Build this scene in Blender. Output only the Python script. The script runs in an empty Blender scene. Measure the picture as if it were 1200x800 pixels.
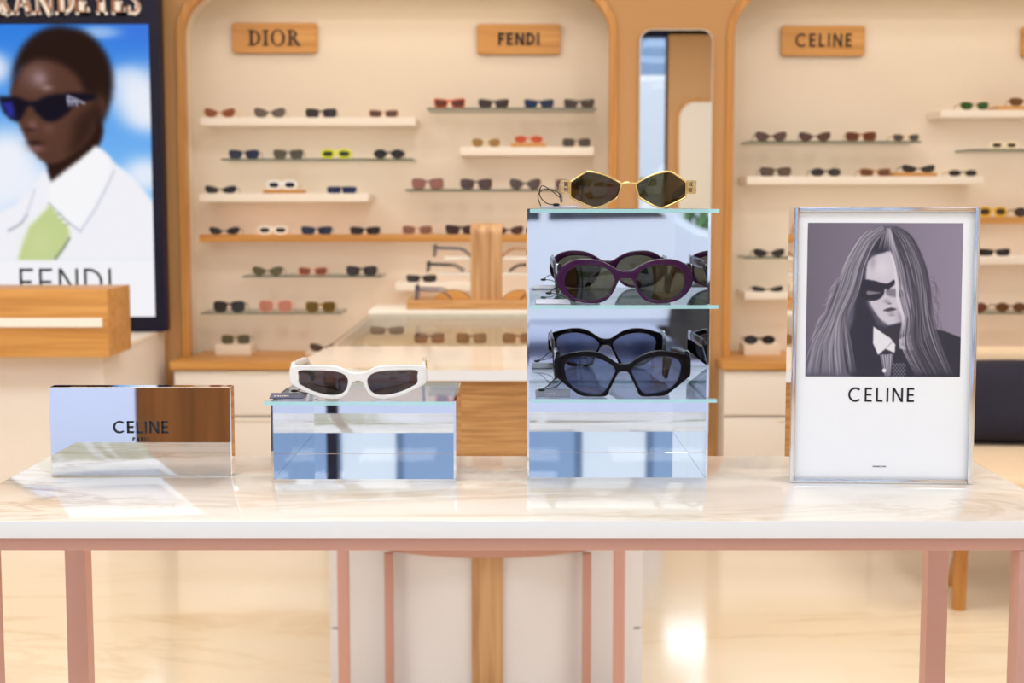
import bpy, bmesh, math, random
import numpy as np
from mathutils import Vector, Matrix

random.seed(7)
S = bpy.context.scene
COL = S.collection
PI = math.pi
SRGB = lambda c: tuple((v/12.92 if v <= 0.04045 else ((v+0.055)/1.055)**2.4) for v in c)
def rgb(r, g, b): return SRGB((r/255, g/255, b/255))

# ------------------------------------------------------------------ camera
FPX = 1680.0
PITCH = math.atan(160/FPX)
CAMZ = 1.2
cam = bpy.data.cameras.new('camera')
cam_o = bpy.data.objects.new('camera', cam)
COL.objects.link(cam_o)
cam.lens = FPX*36/1200
cam.sensor_width = 36
cam_o.location = (0, 0, CAMZ)
cam_o.rotation_euler = (PI/2-PITCH, 0, 0)
cam.clip_start = 0.05
cam.dof.use_dof = True
cam.dof.focus_distance = 1.5
cam.dof.aperture_fstop = 9.5
S.camera = cam_o
CP, SP = math.cos(PITCH), math.sin(PITCH)

def ray(px, py):
    xc = (px-600)/FPX; yc = (400-py)/FPX
    return Vector((xc, CP+yc*SP, -SP+yc*CP))
def at(px, py, Y):
    """point of the photo's pixel at depth Y"""
    d = ray(px, py); t = Y/d.y
    return Vector((d.x*t, Y, CAMZ+d.z*t))
def onz(px, py, z):
    d = ray(px, py); t = (z-CAMZ)/d.z
    return Vector((d.x*t, d.y*t, z))
def zat(py, Y): return at(600, py, Y).z
def xat(px, py, Y): return at(px, py, Y).x

# ------------------------------------------------------------------ materials
def new_mat(name):
    m = bpy.data.materials.new(name); m.use_nodes = True
    nt = m.node_tree; nt.nodes.clear()
    out = nt.nodes.new('ShaderNodeOutputMaterial')
    return m, nt, out
def pbr(name, col, rough=0.5, metal=0.0, spec=0.5, coat=0.0, sheen=0.0):
    m, nt, out = new_mat(name)
    b = nt.nodes.new('ShaderNodeBsdfPrincipled')
    b.inputs['Base Color'].default_value = (*col, 1)
    b.inputs['Roughness'].default_value = rough
    b.inputs['Metallic'].default_value = metal
    b.inputs['Specular IOR Level'].default_value = spec
    b.inputs['Coat Weight'].default_value = coat
    b.inputs['Coat Roughness'].default_value = 0.05
    if sheen: b.inputs['Sheen Weight'].default_value = sheen
    nt.links.new(b.outputs[0], out.inputs[0])
    m['bsdf'] = b.name
    return m
def bsdf(m): return m.node_tree.nodes[m['bsdf']]
def coords(nt, scale=(1, 1, 1), rot=(0, 0, 0)):
    tc = nt.nodes.new('ShaderNodeTexCoord')
    mp = nt.nodes.new('ShaderNodeMapping')
    mp.inputs['Scale'].default_value = scale
    mp.inputs['Rotation'].default_value = rot
    nt.links.new(tc.outputs['Object'], mp.inputs['Vector'])
    return mp
def ramp(nt, stops):
    r = nt.nodes.new('ShaderNodeValToRGB')
    e = r.color_ramp.elements
    while len(e) < len(stops): e.new(0.5)
    for k, (p, c) in zip(e, stops):
        k.position = p; k.color = (*c, 1)
    return r
def wood(name, dark, mid, light, axis='x', rough=0.42, dens=1.0):
    """oak: long streaks along one axis"""
    m = pbr(name, mid, rough)
    nt = m.node_tree
    a, b = 3.0*dens, 70.0*dens
    sc = {'x': (a, b, b), 'z': (b, b, a), 'y': (b, a, b)}[axis]
    mp = coords(nt, sc)
    n = nt.nodes.new('ShaderNodeTexNoise')
    n.inputs['Scale'].default_value = 1.0; n.inputs['Detail'].default_value = 5
    n.inputs['Distortion'].default_value = 0.6
    nt.links.new(mp.outputs[0], n.inputs['Vector'])
    r = ramp(nt, [(0.3, dark), (0.5, mid), (0.72, light)])
    nt.links.new(n.outputs['Fac'], r.inputs[0])
    nt.links.new(r.outputs[0], bsdf(m).inputs['Base Color'])
    return m
def marble(name, base, vein, vein2, rough, scale, amount=1.0):
    m = pbr(name, base, rough, coat=0.0, spec=0.55)
    nt = m.node_tree
    mp = coords(nt, (0.55, 1.5, 1.0), (0, 0, 0.25))
    n0 = nt.nodes.new('ShaderNodeTexNoise'); n0.inputs['Scale'].default_value = scale*0.6
    n0.inputs['Detail'].default_value = 4
    nt.links.new(mp.outputs[0], n0.inputs['Vector'])
    n = nt.nodes.new('ShaderNodeTexNoise'); n.inputs['Scale'].default_value = scale
    n.inputs['Detail'].default_value = 7; n.inputs['Distortion'].default_value = 1.6
    n.inputs['Roughness'].default_value = 0.6
    nt.links.new(mp.outputs[0], n.inputs['Vector'])
    # thin veins where the noise crosses its middle
    s = nt.nodes.new('ShaderNodeMath'); s.operation = 'SUBTRACT'; s.inputs[1].default_value = 0.5
    nt.links.new(n.outputs['Fac'], s.inputs[0])
    ab = nt.nodes.new('ShaderNodeMath'); ab.operation = 'ABSOLUTE'
    nt.links.new(s.outputs[0], ab.inputs[0])
    rv = ramp(nt, [(0.0, (1, 1, 1)), (0.035, (0, 0, 0))])
    nt.links.new(ab.outputs[0], rv.inputs[0])
    rc = ramp(nt, [(0.42, base), (0.72, vein2)])
    nt.links.new(n0.outputs['Fac'], rc.inputs[0])
    msk = nt.nodes.new('ShaderNodeMath'); msk.operation = 'MULTIPLY'
    nt.links.new(rv.outputs[0], msk.inputs[0])
    rm = ramp(nt, [(0.45, (0, 0, 0)), (0.65, (amount,)*3)])
    nt.links.new(n0.outputs['Fac'], rm.inputs[0])
    nt.links.new(rm.outputs[0], msk.inputs[1])
    mx = nt.nodes.new('ShaderNodeMix'); mx.data_type = 'RGBA'
    nt.links.new(msk.outputs[0], mx.inputs[0])
    nt.links.new(rc.outputs[0], mx.inputs[6])
    mx.inputs[7].default_value = (*vein, 1)
    nt.links.new(mx.outputs[2], bsdf(m).inputs['Base Color'])
    return m
def clear(name, tint, ior=1.5, floor_=0.03, rough=0.0, body=None, body_fac=0.0):
    """thin glass or a lens: tinted see-through with a Fresnel shine"""
    m, nt, out = new_mat(name)
    t = nt.nodes.new('ShaderNodeBsdfTransparent'); t.inputs[0].default_value = (*tint, 1)
    src = t.outputs[0]
    if body is not None:
        d = nt.nodes.new('ShaderNodeBsdfDiffuse'); d.inputs[0].default_value = (*body, 1)
        mb = nt.nodes.new('ShaderNodeMixShader'); mb.inputs[0].default_value = body_fac
        nt.links.new(src, mb.inputs[1]); nt.links.new(d.outputs[0], mb.inputs[2]); src = mb.outputs[0]
    g = nt.nodes.new('ShaderNodeBsdfGlossy'); g.inputs['Roughness'].default_value = rough
    fr = nt.nodes.new('ShaderNodeFresnel')
    ge = nt.nodes.new('ShaderNodeNewGeometry')          # same shine from both sides of the thin sheet
    ex = nt.nodes.new('ShaderNodeMath'); ex.operation = 'MULTIPLY_ADD'; ex.inputs[1].default_value = -2; ex.inputs[2].default_value = 1
    pw_ = nt.nodes.new('ShaderNodeMath'); pw_.operation = 'POWER'; pw_.inputs[0].default_value = ior
    nt.links.new(ge.outputs['Backfacing'], ex.inputs[0]); nt.links.new(ex.outputs[0], pw_.inputs[1]); nt.links.new(pw_.outputs[0], fr.inputs[0])
    mx = nt.nodes.new('ShaderNodeMath'); mx.operation = 'MAXIMUM'; mx.inputs[1].default_value = floor_
    nt.links.new(fr.outputs[0], mx.inputs[0])
    ms = nt.nodes.new('ShaderNodeMixShader')
    nt.links.new(mx.outputs[0], ms.inputs[0])
    nt.links.new(src, ms.inputs[1]); nt.links.new(g.outputs[0], ms.inputs[2])
    nt.links.new(ms.outputs[0], out.inputs[0])
    return m
def vcol(name, emit=0.0, rough=0.35):
    """a printed or shown picture stored as the surface's own colours"""
    m, nt, out = new_mat(name)
    a = nt.nodes.new('ShaderNodeAttribute'); a.attribute_name = 'print'
    if emit:
        e = nt.nodes.new('ShaderNodeEmission'); e.inputs[1].default_value = emit
        nt.links.new(a.outputs['Color'], e.inputs[0]); nt.links.new(e.outputs[0], out.inputs[0])
    else:
        b = nt.nodes.new('ShaderNodeBsdfPrincipled'); b.inputs['Roughness'].default_value = rough
        nt.links.new(a.outputs['Color'], b.inputs['Base Color']); nt.links.new(b.outputs[0], out.inputs[0])
    return m
def glow(name, col, s):
    m, nt, out = new_mat(name)
    e = nt.nodes.new('ShaderNodeEmission'); e.inputs[0].default_value = (*col, 1); e.inputs[1].default_value = s
    nt.links.new(e.outputs[0], out.inputs[0]); return m

M = {}
M['chrome'] = pbr('mirror_chrome', (0.9, 0.91, 0.93), 0.015, 1.0)
M['chrome_edge'] = pbr('chrome_edge', (0.8, 0.8, 0.83), 0.12, 1.0)
M['table_marble'] = marble('table_marble', rgb(246, 242, 236), rgb(190, 158, 122), rgb(238, 222, 198), 0.06, 3.2)
M['island_marble'] = marble('island_marble', rgb(230, 221, 206), rgb(168, 140, 104), rgb(222, 206, 180), 0.08, 3.0)
M['marble_edge'] = pbr('marble_edge', rgb(238, 241, 248), 0.25)
M['pink'] = pbr('pink_metal', rgb(206, 158, 146), 0.42, 0.2)
M['floor'] = marble('floor_marble', rgb(240, 228, 206), rgb(208, 180, 138), rgb(230, 210, 174), 0.10, 1.1, 0.6)
M['oak_x'] = wood('oak_across', rgb(160, 112, 62), rgb(194, 144, 88), rgb(214, 168, 112), 'x', dens=2.2)
M['oak_z'] = wood('oak_upright', rgb(166, 118, 74), rgb(196, 150, 102), rgb(214, 174, 126), 'z', dens=0.8)
M['oak_warm'] = wood('oak_honey', rgb(184, 126, 58), rgb(204, 146, 74), rgb(220, 164, 92), 'x', dens=0.5)
M['oak_warm_z'] = wood('oak_honey_upright', rgb(180, 120, 54), rgb(200, 140, 68), rgb(214, 156, 84), 'z', dens=0.5)
M['oak_dark'] = wood('brown_panel_wood', rgb(92, 52, 14), rgb(122, 72, 20), rgb(138, 86, 30), 'z', 0.5, 0.25)
M['white_lacq'] = pbr('white_lacquer', rgb(234, 232, 236), 0.4)
M['cabinet'] = pbr('cabinet_white', rgb(238, 230, 222), 0.45)
M['niche'] = pbr('niche_cream', rgb(235, 221, 202), 0.7)
M['wall_tan'] = pbr('tan_paint', rgb(196, 148, 96), 0.7)
M['wall_cream'] = pbr('cream_paint', rgb(236, 230, 224), 0.8)
M['ceiling'] = pbr('ceiling_white', rgb(240, 236, 230), 0.8)
M['shelf_white'] = pbr('shelf_white', rgb(245, 236, 222), 0.4)
M['glass'] = clear('shelf_glass', (0.985, 0.995, 0.99), 1.45, 0.02)
M['glass_green'] = clear('thin_glass_edge', (0.42, 0.48, 0.40), 1.5, 0.05, 0.05, rgb(120, 132, 110), 0.45)
M['glass_cyan'] = clear('bright_glass_edge', (0.8, 0.97, 0.98), 1.4, 0.05, 0.05, rgb(186, 236, 242), 0.75)
M['counter_glass'] = clear('counter_glass', (0.95, 0.95, 0.91), 1.04, 0.17, 0.03)
M['pane'] = clear('window_pane', (0.97, 0.98, 0.98), 1.3, 0.02)
M['navy'] = pbr('navy_panel', rgb(20, 19, 44), 0.5, spec=0.25)
M['frame_grey'] = pbr('window_frame_grey', rgb(96, 100, 116), .4)
M['navy_cloth'] = pbr('navy_fabric', rgb(32, 31, 48), 0.9)
M['beige_cloth'] = pbr('beige_fabric', rgb(222, 196, 162), 0.9, sheen=0.2)
M['black'] = pbr('black_print', rgb(22, 20, 22), 0.5)
M['letter_brown'] = pbr('letter_brown', rgb(66, 42, 24), 0.6)
M['letter_white'] = pbr('letter_white', rgb(246, 240, 232), 0.4)
M['letter_tan'] = pbr('letter_tan', rgb(180, 120, 80), 0.5)
M['ink'] = pbr('ink', rgb(26, 26, 36), 0.5)
M['paper'] = pbr('poster_paper', rgb(248, 250, 255), 0.3)
M['cord'] = pbr('black_cord', rgb(18, 16, 18), 0.6)
M['tag_navy'] = pbr('tag_navy', rgb(62, 66, 96), 0.5)
M['tag_grey'] = pbr('tag_grey', rgb(150, 150, 166), 0.4)
M['gold'] = pbr('gold_metal', rgb(240, 208, 140), 0.16, 1.0)
M['silver'] = pbr('silver_metal', rgb(226, 226, 232), 0.15, 1.0)
M['acetate_black'] = pbr('black_acetate', rgb(12, 11, 18), 0.14, spec=0.14)
M['acetate_purple'] = pbr('purple_acetate', rgb(58, 20, 62), 0.14, spec=0.25)
M['acetate_plum'] = pbr('plum_acetate', rgb(34, 16, 26), 0.16, spec=0.25)
M['acetate_white'] = pbr('white_acetate', rgb(246, 244, 244), 0.15, coat=0.4)
M['lens_olive'] = clear('olive_lens', (0.36, 0.33, 0.25), 1.35, 0.05)
M['lens_grey'] = clear('grey_lens', (0.46, 0.49, 0.60), 1.35, 0.05)
M['lens_brown'] = clear('brown_grey_lens', (0.30, 0.25, 0.26), 1.35, 0.05)
M['lens_gold'] = clear('khaki_lens', (0.30, 0.265, 0.16), 1.35, 0.05)
M['tray'] = pbr('white_tray', rgb(244, 236, 222), 0.4)

def acetate(col, _c={}):
    if col not in _c: _c[col] = pbr('frame_%02x%02x%02x' % col, rgb(*col), 0.25, coat=0.2)
    return _c[col]
def tinted(col, see=0.25, _c={}):
    k = (col, see)
    if k not in _c:
        c = rgb(*col)
        _c[k] = clear('lens_%02x%02x%02x' % col, tuple(min(1, v*1.3+.02) for v in c), 1.45, 0.04, 0.02, c, 1-see)
    return _c[k]

# ------------------------------------------------------------------ object helpers
def props(o, label=None, cat=None, group=None, kind=None):
    if label: o['label'] = label
    if cat: o['category'] = cat
    if group: o['group'] = group
    if kind: o['kind'] = kind
    return o
def empty(name, loc, label, cat, group=None, rz=0.0, rx=0.0):
    o = bpy.data.objects.new(name, None); COL.objects.link(o)
    o.empty_display_size = 0.05
    o.location = loc; o.rotation_euler = (rx, 0, rz)
    return props(o, label, cat, group)
def obj(name, bm, mats, parent=None, loc=None, smooth=False, angle=None):
    if not isinstance(mats, (list, tuple)): mats = [mats]
    me = bpy.data.meshes.new(name)
    bm.to_mesh(me); bm.free()
    for m in mats: me.materials.append(m)
    if smooth or angle:
        for p in me.polygons: p.use_smooth = True
    if angle:
        me.set_sharp_from_angle(angle=angle)
    o = bpy.data.objects.new(name, me); COL.objects.link(o)
    if loc is not None: o.location = loc
    if parent is not None: o.parent = parent
    return o
def box(bm, x0, x1, y0, y1, z0, z1, bev=0.0, mi=0, seg=2):
    vs = [bm.verts.new((x, y, z)) for z in (z0, z1) for y in (y0, y1) for x in (x0, x1)]
    fs = []
    for idx in ((0, 2, 3, 1), (4, 5, 7, 6), (0, 1, 5, 4), (2, 6, 7, 3), (0, 4, 6, 2), (1, 3, 7, 5)):
        f = bm.faces.new([vs[i] for i in idx]); f.material_index = mi; fs.append(f)
    if bev:
        es = list({e for f in fs for e in f.edges})
        r = bmesh.ops.bevel(bm, geom=es, offset=bev, segments=seg, profile=0.6, affect='EDGES')
        for f in r['faces']: f.material_index = mi
    return vs
def boxobj(name, x0, x1, y0, y1, z0, z1, mat, parent=None, bev=0.0, seg=2):
    bm = bmesh.new(); box(bm, x0, x1, y0, y1, z0, z1, bev, 0, seg)
    return obj(name, bm, mat, parent, angle=0.6 if bev else None)
def prism(bm, pts, a0, a1, f, mi=0):
    """closed 2D outline extruded from a0 to a1; f(u, v, w) gives the 3D point"""
    n = len(pts)
    A = [bm.verts.new(f(u, v, a0)) for u, v in pts]
    B = [bm.verts.new(f(u, v, a1)) for u, v in pts]
    fs = [bm.faces.new(A), bm.faces.new(B[::-1])]
    for i in range(n):
        j = (i+1) % n
        fs.append(bm.faces.new((A[j], A[i], B[i], B[j])))
    for x in fs: x.material_index = mi
    return fs
XZ = lambda u, v, w: (u, w, v)
XY = lambda u, v, w: (u, v, w)
YZ = lambda u, v, w: (w, u, v)
def fix(bm):
    bmesh.ops.recalc_face_normals(bm, faces=bm.faces[:]); return bm
def sweep(bm, path, hw, hh, n=10, mi=0, expo=2.0, up=Vector((0, 0, 1))):
    """tapered rounded bar along a path; hw / hh half width and half height (numbers or lists)"""
    P = [Vector(p) for p in path]; k = len(P)
    if not isinstance(hw, (list, tuple)): hw = [hw]*k
    if not isinstance(hh, (list, tuple)): hh = [hh]*k
    rings = []
    prev = None
    for i, p in enumerate(P):
        t = (P[min(i+1, k-1)]-P[max(i-1, 0)]).normalized()
        side = t.cross(up)
        if side.length < 1e-4: side = prev or t.cross(Vector((0, 1, 0)))
        side.normalize(); prev = side
        u = side.cross(t).normalized()
        r = []
        for q in range(n):
            a = 2*PI*q/n
            c, s = math.cos(a), math.sin(a)
            c = math.copysign(abs(c)**(2/expo), c); s = math.copysign(abs(s)**(2/expo), s)
            r.append(bm.verts.new(p+side*c*hw[i]+u*s*hh[i]))
        rings.append(r)
    for a, b in zip(rings, rings[1:]):
        for q in range(n):
            f = bm.faces.new((a[q], a[(q+1) % n], b[(q+1) % n], b[q])); f.material_index = mi; f.smooth = True
    bm.faces.new(rings[0][::-1]).material_index = mi
    bm.faces.new(rings[-1]).material_index = mi
def catmull(pts, per=6, closed=True):
    n = len(pts); out = []
    rng = range(n) if closed else range(n-1)
    for i in rng:
        if closed: p = [pts[(i+k-1) % n] for k in range(4)]
        else: p = [pts[max(0, i-1)], pts[i], pts[i+1], pts[min(n-1, i+2)]]
        d = len(pts[0])
        for s in range(per):
            t = s/per
            out.append(tuple(0.5*(2*p[1][c]+(p[2][c]-p[0][c])*t+(2*p[0][c]-5*p[1][c]+4*p[2][c]-p[3][c])*t*t
                       + (3*p[1][c]-p[0][c]-3*p[2][c]+p[3][c])*t**3) for c in range(d)))
    if not closed: out.append(tuple(pts[-1]))
    return out
def rrect(x0, x1, y0, y1, r, seg=8):
    if not isinstance(r, (list, tuple)): r = [r]*4   # corners: x1y1, x0y1, x0y0, x1y0
    out = []
    for (cx, cy, sx, sy, a0, rr) in ((x1, y1, -1, -1, 0, r[0]), (x0, y1, 1, -1, 90, r[1]), (x0, y0, 1, 1, 180, r[2]), (x1, y0, -1, 1, 270, r[3])):
        if rr <= 0: out.append((cx, cy)); continue
        for k in range(seg+1):
            a = math.radians(a0+90*k/seg)
            out.append((cx+sx*rr+rr*math.cos(a), cy+sy*rr+rr*math.sin(a)))
    return out
def filled(loops, depth, bevel=0.0, bres=1):
    """a plate from 2D loops (holes are loops inside): a bmesh in x, y with the thickness along z"""
    cu = bpy.data.curves.new('outline', 'CURVE'); cu.dimensions = '2D'; cu.fill_mode = 'BOTH'
    cu.extrude = max(depth/2-bevel, 0.0); cu.bevel_depth = bevel; cu.bevel_resolution = bres; cu.offset = -bevel
    for lp in loops:
        sp = cu.splines.new('POLY'); sp.points.add(len(lp)-1); sp.use_cyclic_u = True
        for p, (x, y) in zip(sp.points, lp): p.co = (x, y, 0, 1)
    o = bpy.data.objects.new('outline', cu); COL.objects.link(o)
    me = bpy.data.meshes.new_from_object(o)
    bm = bmesh.new(); bm.from_mesh(me)
    bpy.data.objects.remove(o); bpy.data.curves.remove(cu); bpy.data.meshes.remove(me)
    bmesh.ops.remove_doubles(bm, verts=bm.verts[:], dist=1e-7)
    return bm
def remap(bm, f):
    for v in bm.verts: v.co = f(v.co)
    fix(bm); return bm
def standing(bm, y=0.0, k=0.0):
    """turn a plate upright; k bends its sides away (towards +y)"""
    return remap(bm, lambda c: Vector((c.x, y-c.z+k*c.x*c.x, c.y)))

# ------------------------------------------------------------------ lettering (own strokes)
def qline(x0, y0, x1, y1, t):
    d = Vector((x1-x0, y1-y0)).normalized(); n = Vector((-d.y, d.x))*t/2
    return [(x0+n.x, y0+n.y), (x0-n.x, y0-n.y), (x1-n.x, y1-n.y), (x1+n.x, y1+n.y)]
def qarc(cx, cy, rx, ry, a0, a1, t, thin=None, seg=14):
    """bands; thin = stroke at top and bottom for contrast"""
    out = []
    for k in range(seg):
        q = []
        for a, side in ((k, 0), (k, 1), (k+1, 1), (k+1, 0)):
            th = math.radians(a0+(a1-a0)*a/seg)
            w = t if thin is None else thin+(t-thin)*abs(math.cos(th))
            sx = rx-(w if side else 0); sy = ry-((t if thin is None else thin) if side else 0)
            q.append((cx+sx*math.cos(th), cy+sy*math.sin(th)))
        out.append(q)
    return out
def glyph(ch, t, style):
    """polygons and advance width for a capital of height 1"""
    h = t/2; P = []
    R = lambda x0, y0, x1, y1: P.append([(x0, y0), (x0, y1), (x1, y1), (x1, y0)])
    if style == 'serif':
        th = t*0.36; sr = t*0.55
        def stem(x, y0=0, y1=1, w=t):
            R(x, y0, x+w, y1)
            R(x-sr, y0, x+w+sr, y0+th); R(x-sr, y1-th, x+w+sr, y1)
        if ch == 'D':
            stem(sr); P.extend(qarc(sr+t*.6, .5, .62, .5, -90, 90, t, th)); return P, .62+sr+t*.6
        if ch == 'I': stem(sr); return P, 2*sr+t
        if ch == 'O': P.extend(qarc(.5, .5, .5, .53, 0, 360, t, th, 28)); return P, 1.0
        if ch == 'R':
            stem(sr); P.extend(qarc(sr+t*.8, .74, .42, .26, -90, 90, t, th)); R(sr+t*.5, .48, sr+t*.9, .48+th); R(sr+t*.5, 1-th, sr+t*.9, 1)
            P.append(qline(.42, .5, .78, 0, t)); R(.66, 0, .95, th); return P, .92
        if ch == 'A':
            P.append(qline(.1, 0, .42, 1, th*1.5)); P.append(qline(.45, 1, .8, 0, t)); R(.22, .3, .68, .3+th)
            R(-.03, 0, .26, th); R(.62, 0, .98, th); return P, .95
        if ch == 'N':
            R(.12, 0, .12+th*1.3, 1); R(.78, 0, .78+th*1.3, 1); P.append(qline(.14, 1, .82, 0, t))
            R(0, 0, .32, th); R(0, 1-th, .22, 1); R(.64, 1-th, .98, 1); return P, 1.0
        if ch == 'E':
            stem(sr); R(sr, 0, .66, th); R(sr, 1-th, .64, 1); R(sr, .48, .5, .48+th)
            R(.66-th, 0, .66, .26); R(.64-th, .76, .64, 1); R(.5-th, .38, .5, .64); return P, .72
        if ch == 'Y':
            R(.36, 0, .36+t, .5); R(.24, 0, .48+t, th); P.append(qline(.1, 1, .45, .45, t)); P.append(qline(.8, 1, .46, .45, th*1.4))
            R(-.03, 1-th, .3, 1); R(.64, 1-th, .95, 1); return P, .92
        if ch == 'S':
            P.extend(qarc(.3, .745, .27, .265, 40, 270, t*.9, th)); P.extend(qarc(.3, .265, .29, .275, -140, 90, t*.9, th))
            R(.5, .7, .5+th, 1); R(.02, 0, .02+th, .3); return P, .62
        if ch == 'G':
            P.extend(qarc(.5, .5, .5, .53, 45, 330, t, th, 24)); R(.75, 0, .75+t, .45); return P, 1.0
    if ch == 'C': P.extend(qarc(.5, .5, .5, .52, 48, 312, t, None, 22)); return P, .88
    if ch == 'E': R(0, 0, t, 1); R(0, 0, .5, t); R(0, 1-t, .5, 1); R(0, .5-h, .47, .5+h); return P, .52
    if ch == 'F': R(0, 0, t, 1); R(0, 1-t, .52, 1); R(0, .5-h, .46, .5+h); return P, .52
    if ch == 'L': R(0, 0, t, 1); R(0, 0, .46, t); return P, .46
    if ch == 'I': R(0, 0, t, 1); return P, t
    if ch == 'N':
        R(0, 0, t, 1); R(.74-t, 0, .74, 1)
        P.append([(0, 1), (t*1.15, 1), (.74, 0), (.74-t*1.15, 0)]); return P, .74
    if ch == 'D': R(0, 0, t, 1); P.extend(qarc(.2, .5, .5, .5, -90, 90, t)); R(0, 0, .22, t); R(0, 1-t, .22, 1); return P, .7
    if ch == 'P': R(0, 0, t, 1); P.extend(qarc(.25, .73, .27, .27, -90, 90, t)); R(0, .46, .26, .46+t); R(0, 1-t, .26, 1); return P, .54
    if ch == 'A': P.append(qline(h, 0, .4, 1, t)); P.append(qline(.4, 1, .8-h, 0, t)); R(.2, .26, .6, .26+t); return P, .8
    if ch == 'R':
        R(0, 0, t, 1); P.extend(qarc(.25, .73, .27, .27, -90, 90, t)); R(0, .46, .26, .46+t); R(0, 1-t, .26, 1)
        P.append(qline(.24, .48, .52, 0, t)); return P, .56
    if ch == 'S':
        P.extend(qarc(.28, .74, .25, .26, 30, 270, t)); P.extend(qarc(.28, .26, .27, .26, -150, 90, t)); return P, .56
    if ch == 'O': P.extend(qarc(.5, .5, .5, .52, 0, 360, t, None, 26)); return P, 1.0
    if ch == 'M': R(0, 0, t, 1); R(.9-t, 0, .9, 1); P.append(qline(h, 1, .45, .1, t)); P.append(qline(.45, .1, .9-h, 1, t)); return P, .9
    if ch == '.': R(0, 0, t, t); return P, t
    return P, .4
def lettering(name, text, x0, x1, z0, z1, y, depth, mat, parent, t=.15, style='sans', gap=.2, ta=None, mat2=None):
    """letters between x0..x1 and z0..z1 standing proud of the plane y (towards -y)"""
    gs = [glyph(c, t, style) for c in text]
    tot = sum(g[1] for g in gs)+gap*(len(text)-1)
    sx = (x1-x0)/tot; sz = z1-z0
    bm = bmesh.new(); x = 0
    for polys, w in gs:
        for p in polys:
            try: prism(bm, [(x0+(x+u)*sx, z0+v*sz) for u, v in p], y-depth, y, XZ)
            except ValueError: pass
        x += w+gap
    fix(bm)
    return obj(name, bm, mat, parent)

# ------------------------------------------------------------------ painted pictures
class Paint:
    """a small raster in picture coordinates (x right, y down)"""
    def __init__(s, x0, x1, y0, y1, nx, ny):
        s.x = np.linspace(x0, x1, nx); s.y = np.linspace(y0, y1, ny)
        s.X, s.Y = np.meshgrid(s.x, s.y); s.im = np.zeros((ny, nx, 3)); s.px = (x1-x0)/(nx-1)
    def inside(s, pts):
        m = np.zeros(s.X.shape, bool); n = len(pts)
        for i in range(n):
            (xa, ya), (xb, yb) = pts[i], pts[(i+1) % n]
            if ya == yb: continue
            c = ((ya > s.Y) != (yb > s.Y)) & (s.X < (xb-xa)*(s.Y-ya)/(yb-ya)+xa)
            m ^= c
        return m.astype(float)
    def blur(s, m, r):
        k = int(round(r/s.px))
        if k < 1: return m
        for ax in (0, 1):
            for _ in range(2):
                p = np.pad(m, [(k, k) if a == ax else (0, 0) for a in (0, 1)], mode='edge')
                c = np.cumsum(p, axis=ax); z = np.zeros_like(np.take(c, [0], axis=ax))
                c = np.concatenate([z, c], axis=ax); n = m.shape[ax]
                m = (np.take(c, range(2*k+1, 2*k+1+n), axis=ax)-np.take(c, range(0, n), axis=ax))/(2*k+1)
        return m
    def mix(s, m, col):
        s.im = s.im*(1-m[..., None])+np.array(col, float)[None, None, :]*m[..., None]
    def poly(s, pts, col, soft=0.0, op=1.0, smooth=True, per=6):
        if smooth: pts = catmull(pts, per)
        s.mix(np.clip(s.blur(s.inside(pts), soft)*op, 0, 1), col)
    def blob(s, cx, cy, rx, ry, col, op=1.0, p=2.0):
        d = ((s.X-cx)/rx)**2+((s.Y-cy)/ry)**2
        s.mix(np.exp(-d**(p/2)*1.2)*op, col)
    def stroke(s, pts, w, col, op, per=8, fade=False):
        pts = catmull(pts, per, False)
        P = np.array(pts); 
        ix = ((P[:, 0]-s.x[0])/(s.x[1]-s.x[0])); iy = ((P[:, 1]-s.y[0])/(s.y[1]-s.y[0]))
        a0 = max(0, int(iy.min()-4)); a1 = min(s.X.shape[0], int(iy.max()+5)); b0 = max(0, int(ix.min()-4)); b1 = min(s.X.shape[1], int(ix.max()+5))
        if a1 <= a0 or b1 <= b0: return
        X = s.X[a0:a1, b0:b1]; Y = s.Y[a0:a1, b0:b1]; m = np.zeros(X.shape); ns = len(pts)-1
        for q, ((xa, ya), (xb, yb)) in enumerate(zip(pts, pts[1:])):
            L = (xb-xa)**2+(yb-ya)**2+1e-9
            t = np.clip(((X-xa)*(xb-xa)+(Y-ya)*(yb-ya))/L, 0, 1)
            d = (X-xa-t*(xb-xa))**2+(Y-ya-t*(yb-ya))**2
            f = np.sin(PI*np.clip((q+t)/ns, .0, 1))**.7 if fade else 1.0
            m = np.maximum(m, np.exp(-d/(w*w))*f)
        m = (m*op)[..., None]
        s.im[a0:a1, b0:b1] = s.im[a0:a1, b0:b1]*(1-m)+np.array(col, float)*m
    def mesh(s, name, mat, parent, place):
        """place(px, py) -> 3D; the picture becomes the colours of one printed sheet"""
        ny, nx = s.X.shape
        v = [place(x, y) for y in s.y for x in s.x]
        f = [(j*nx+i, (j+1)*nx+i, (j+1)*nx+i+1, j*nx+i+1) for j in range(ny-1) for i in range(nx-1)]
        me = bpy.data.meshes.new(name); me.from_pydata(v, [], f)
        c = np.clip(s.im/255, 0, 1); c = np.where(c <= .04045, c/12.92, ((c+.055)/1.055)**2.4)
        at_ = me.color_attributes.new('print', 'FLOAT_COLOR', 'POINT')
        at_.data.foreach_set('color', np.concatenate([c, np.ones((ny, nx, 1))], 2).astype(np.float32).ravel())
        me.materials.append(mat)
        o = bpy.data.objects.new(name, me); COL.objects.link(o); o.parent = parent
        return o

# ================================================================== THE ROOM
YW = 6.05            # front face of the back wall
YN = 6.31            # back of the two display niches
XL, XR, YB, ZC = -3.1, 3.3, -3.0, 3.05
def struct(o): o['kind'] = 'structure'; return o

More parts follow.
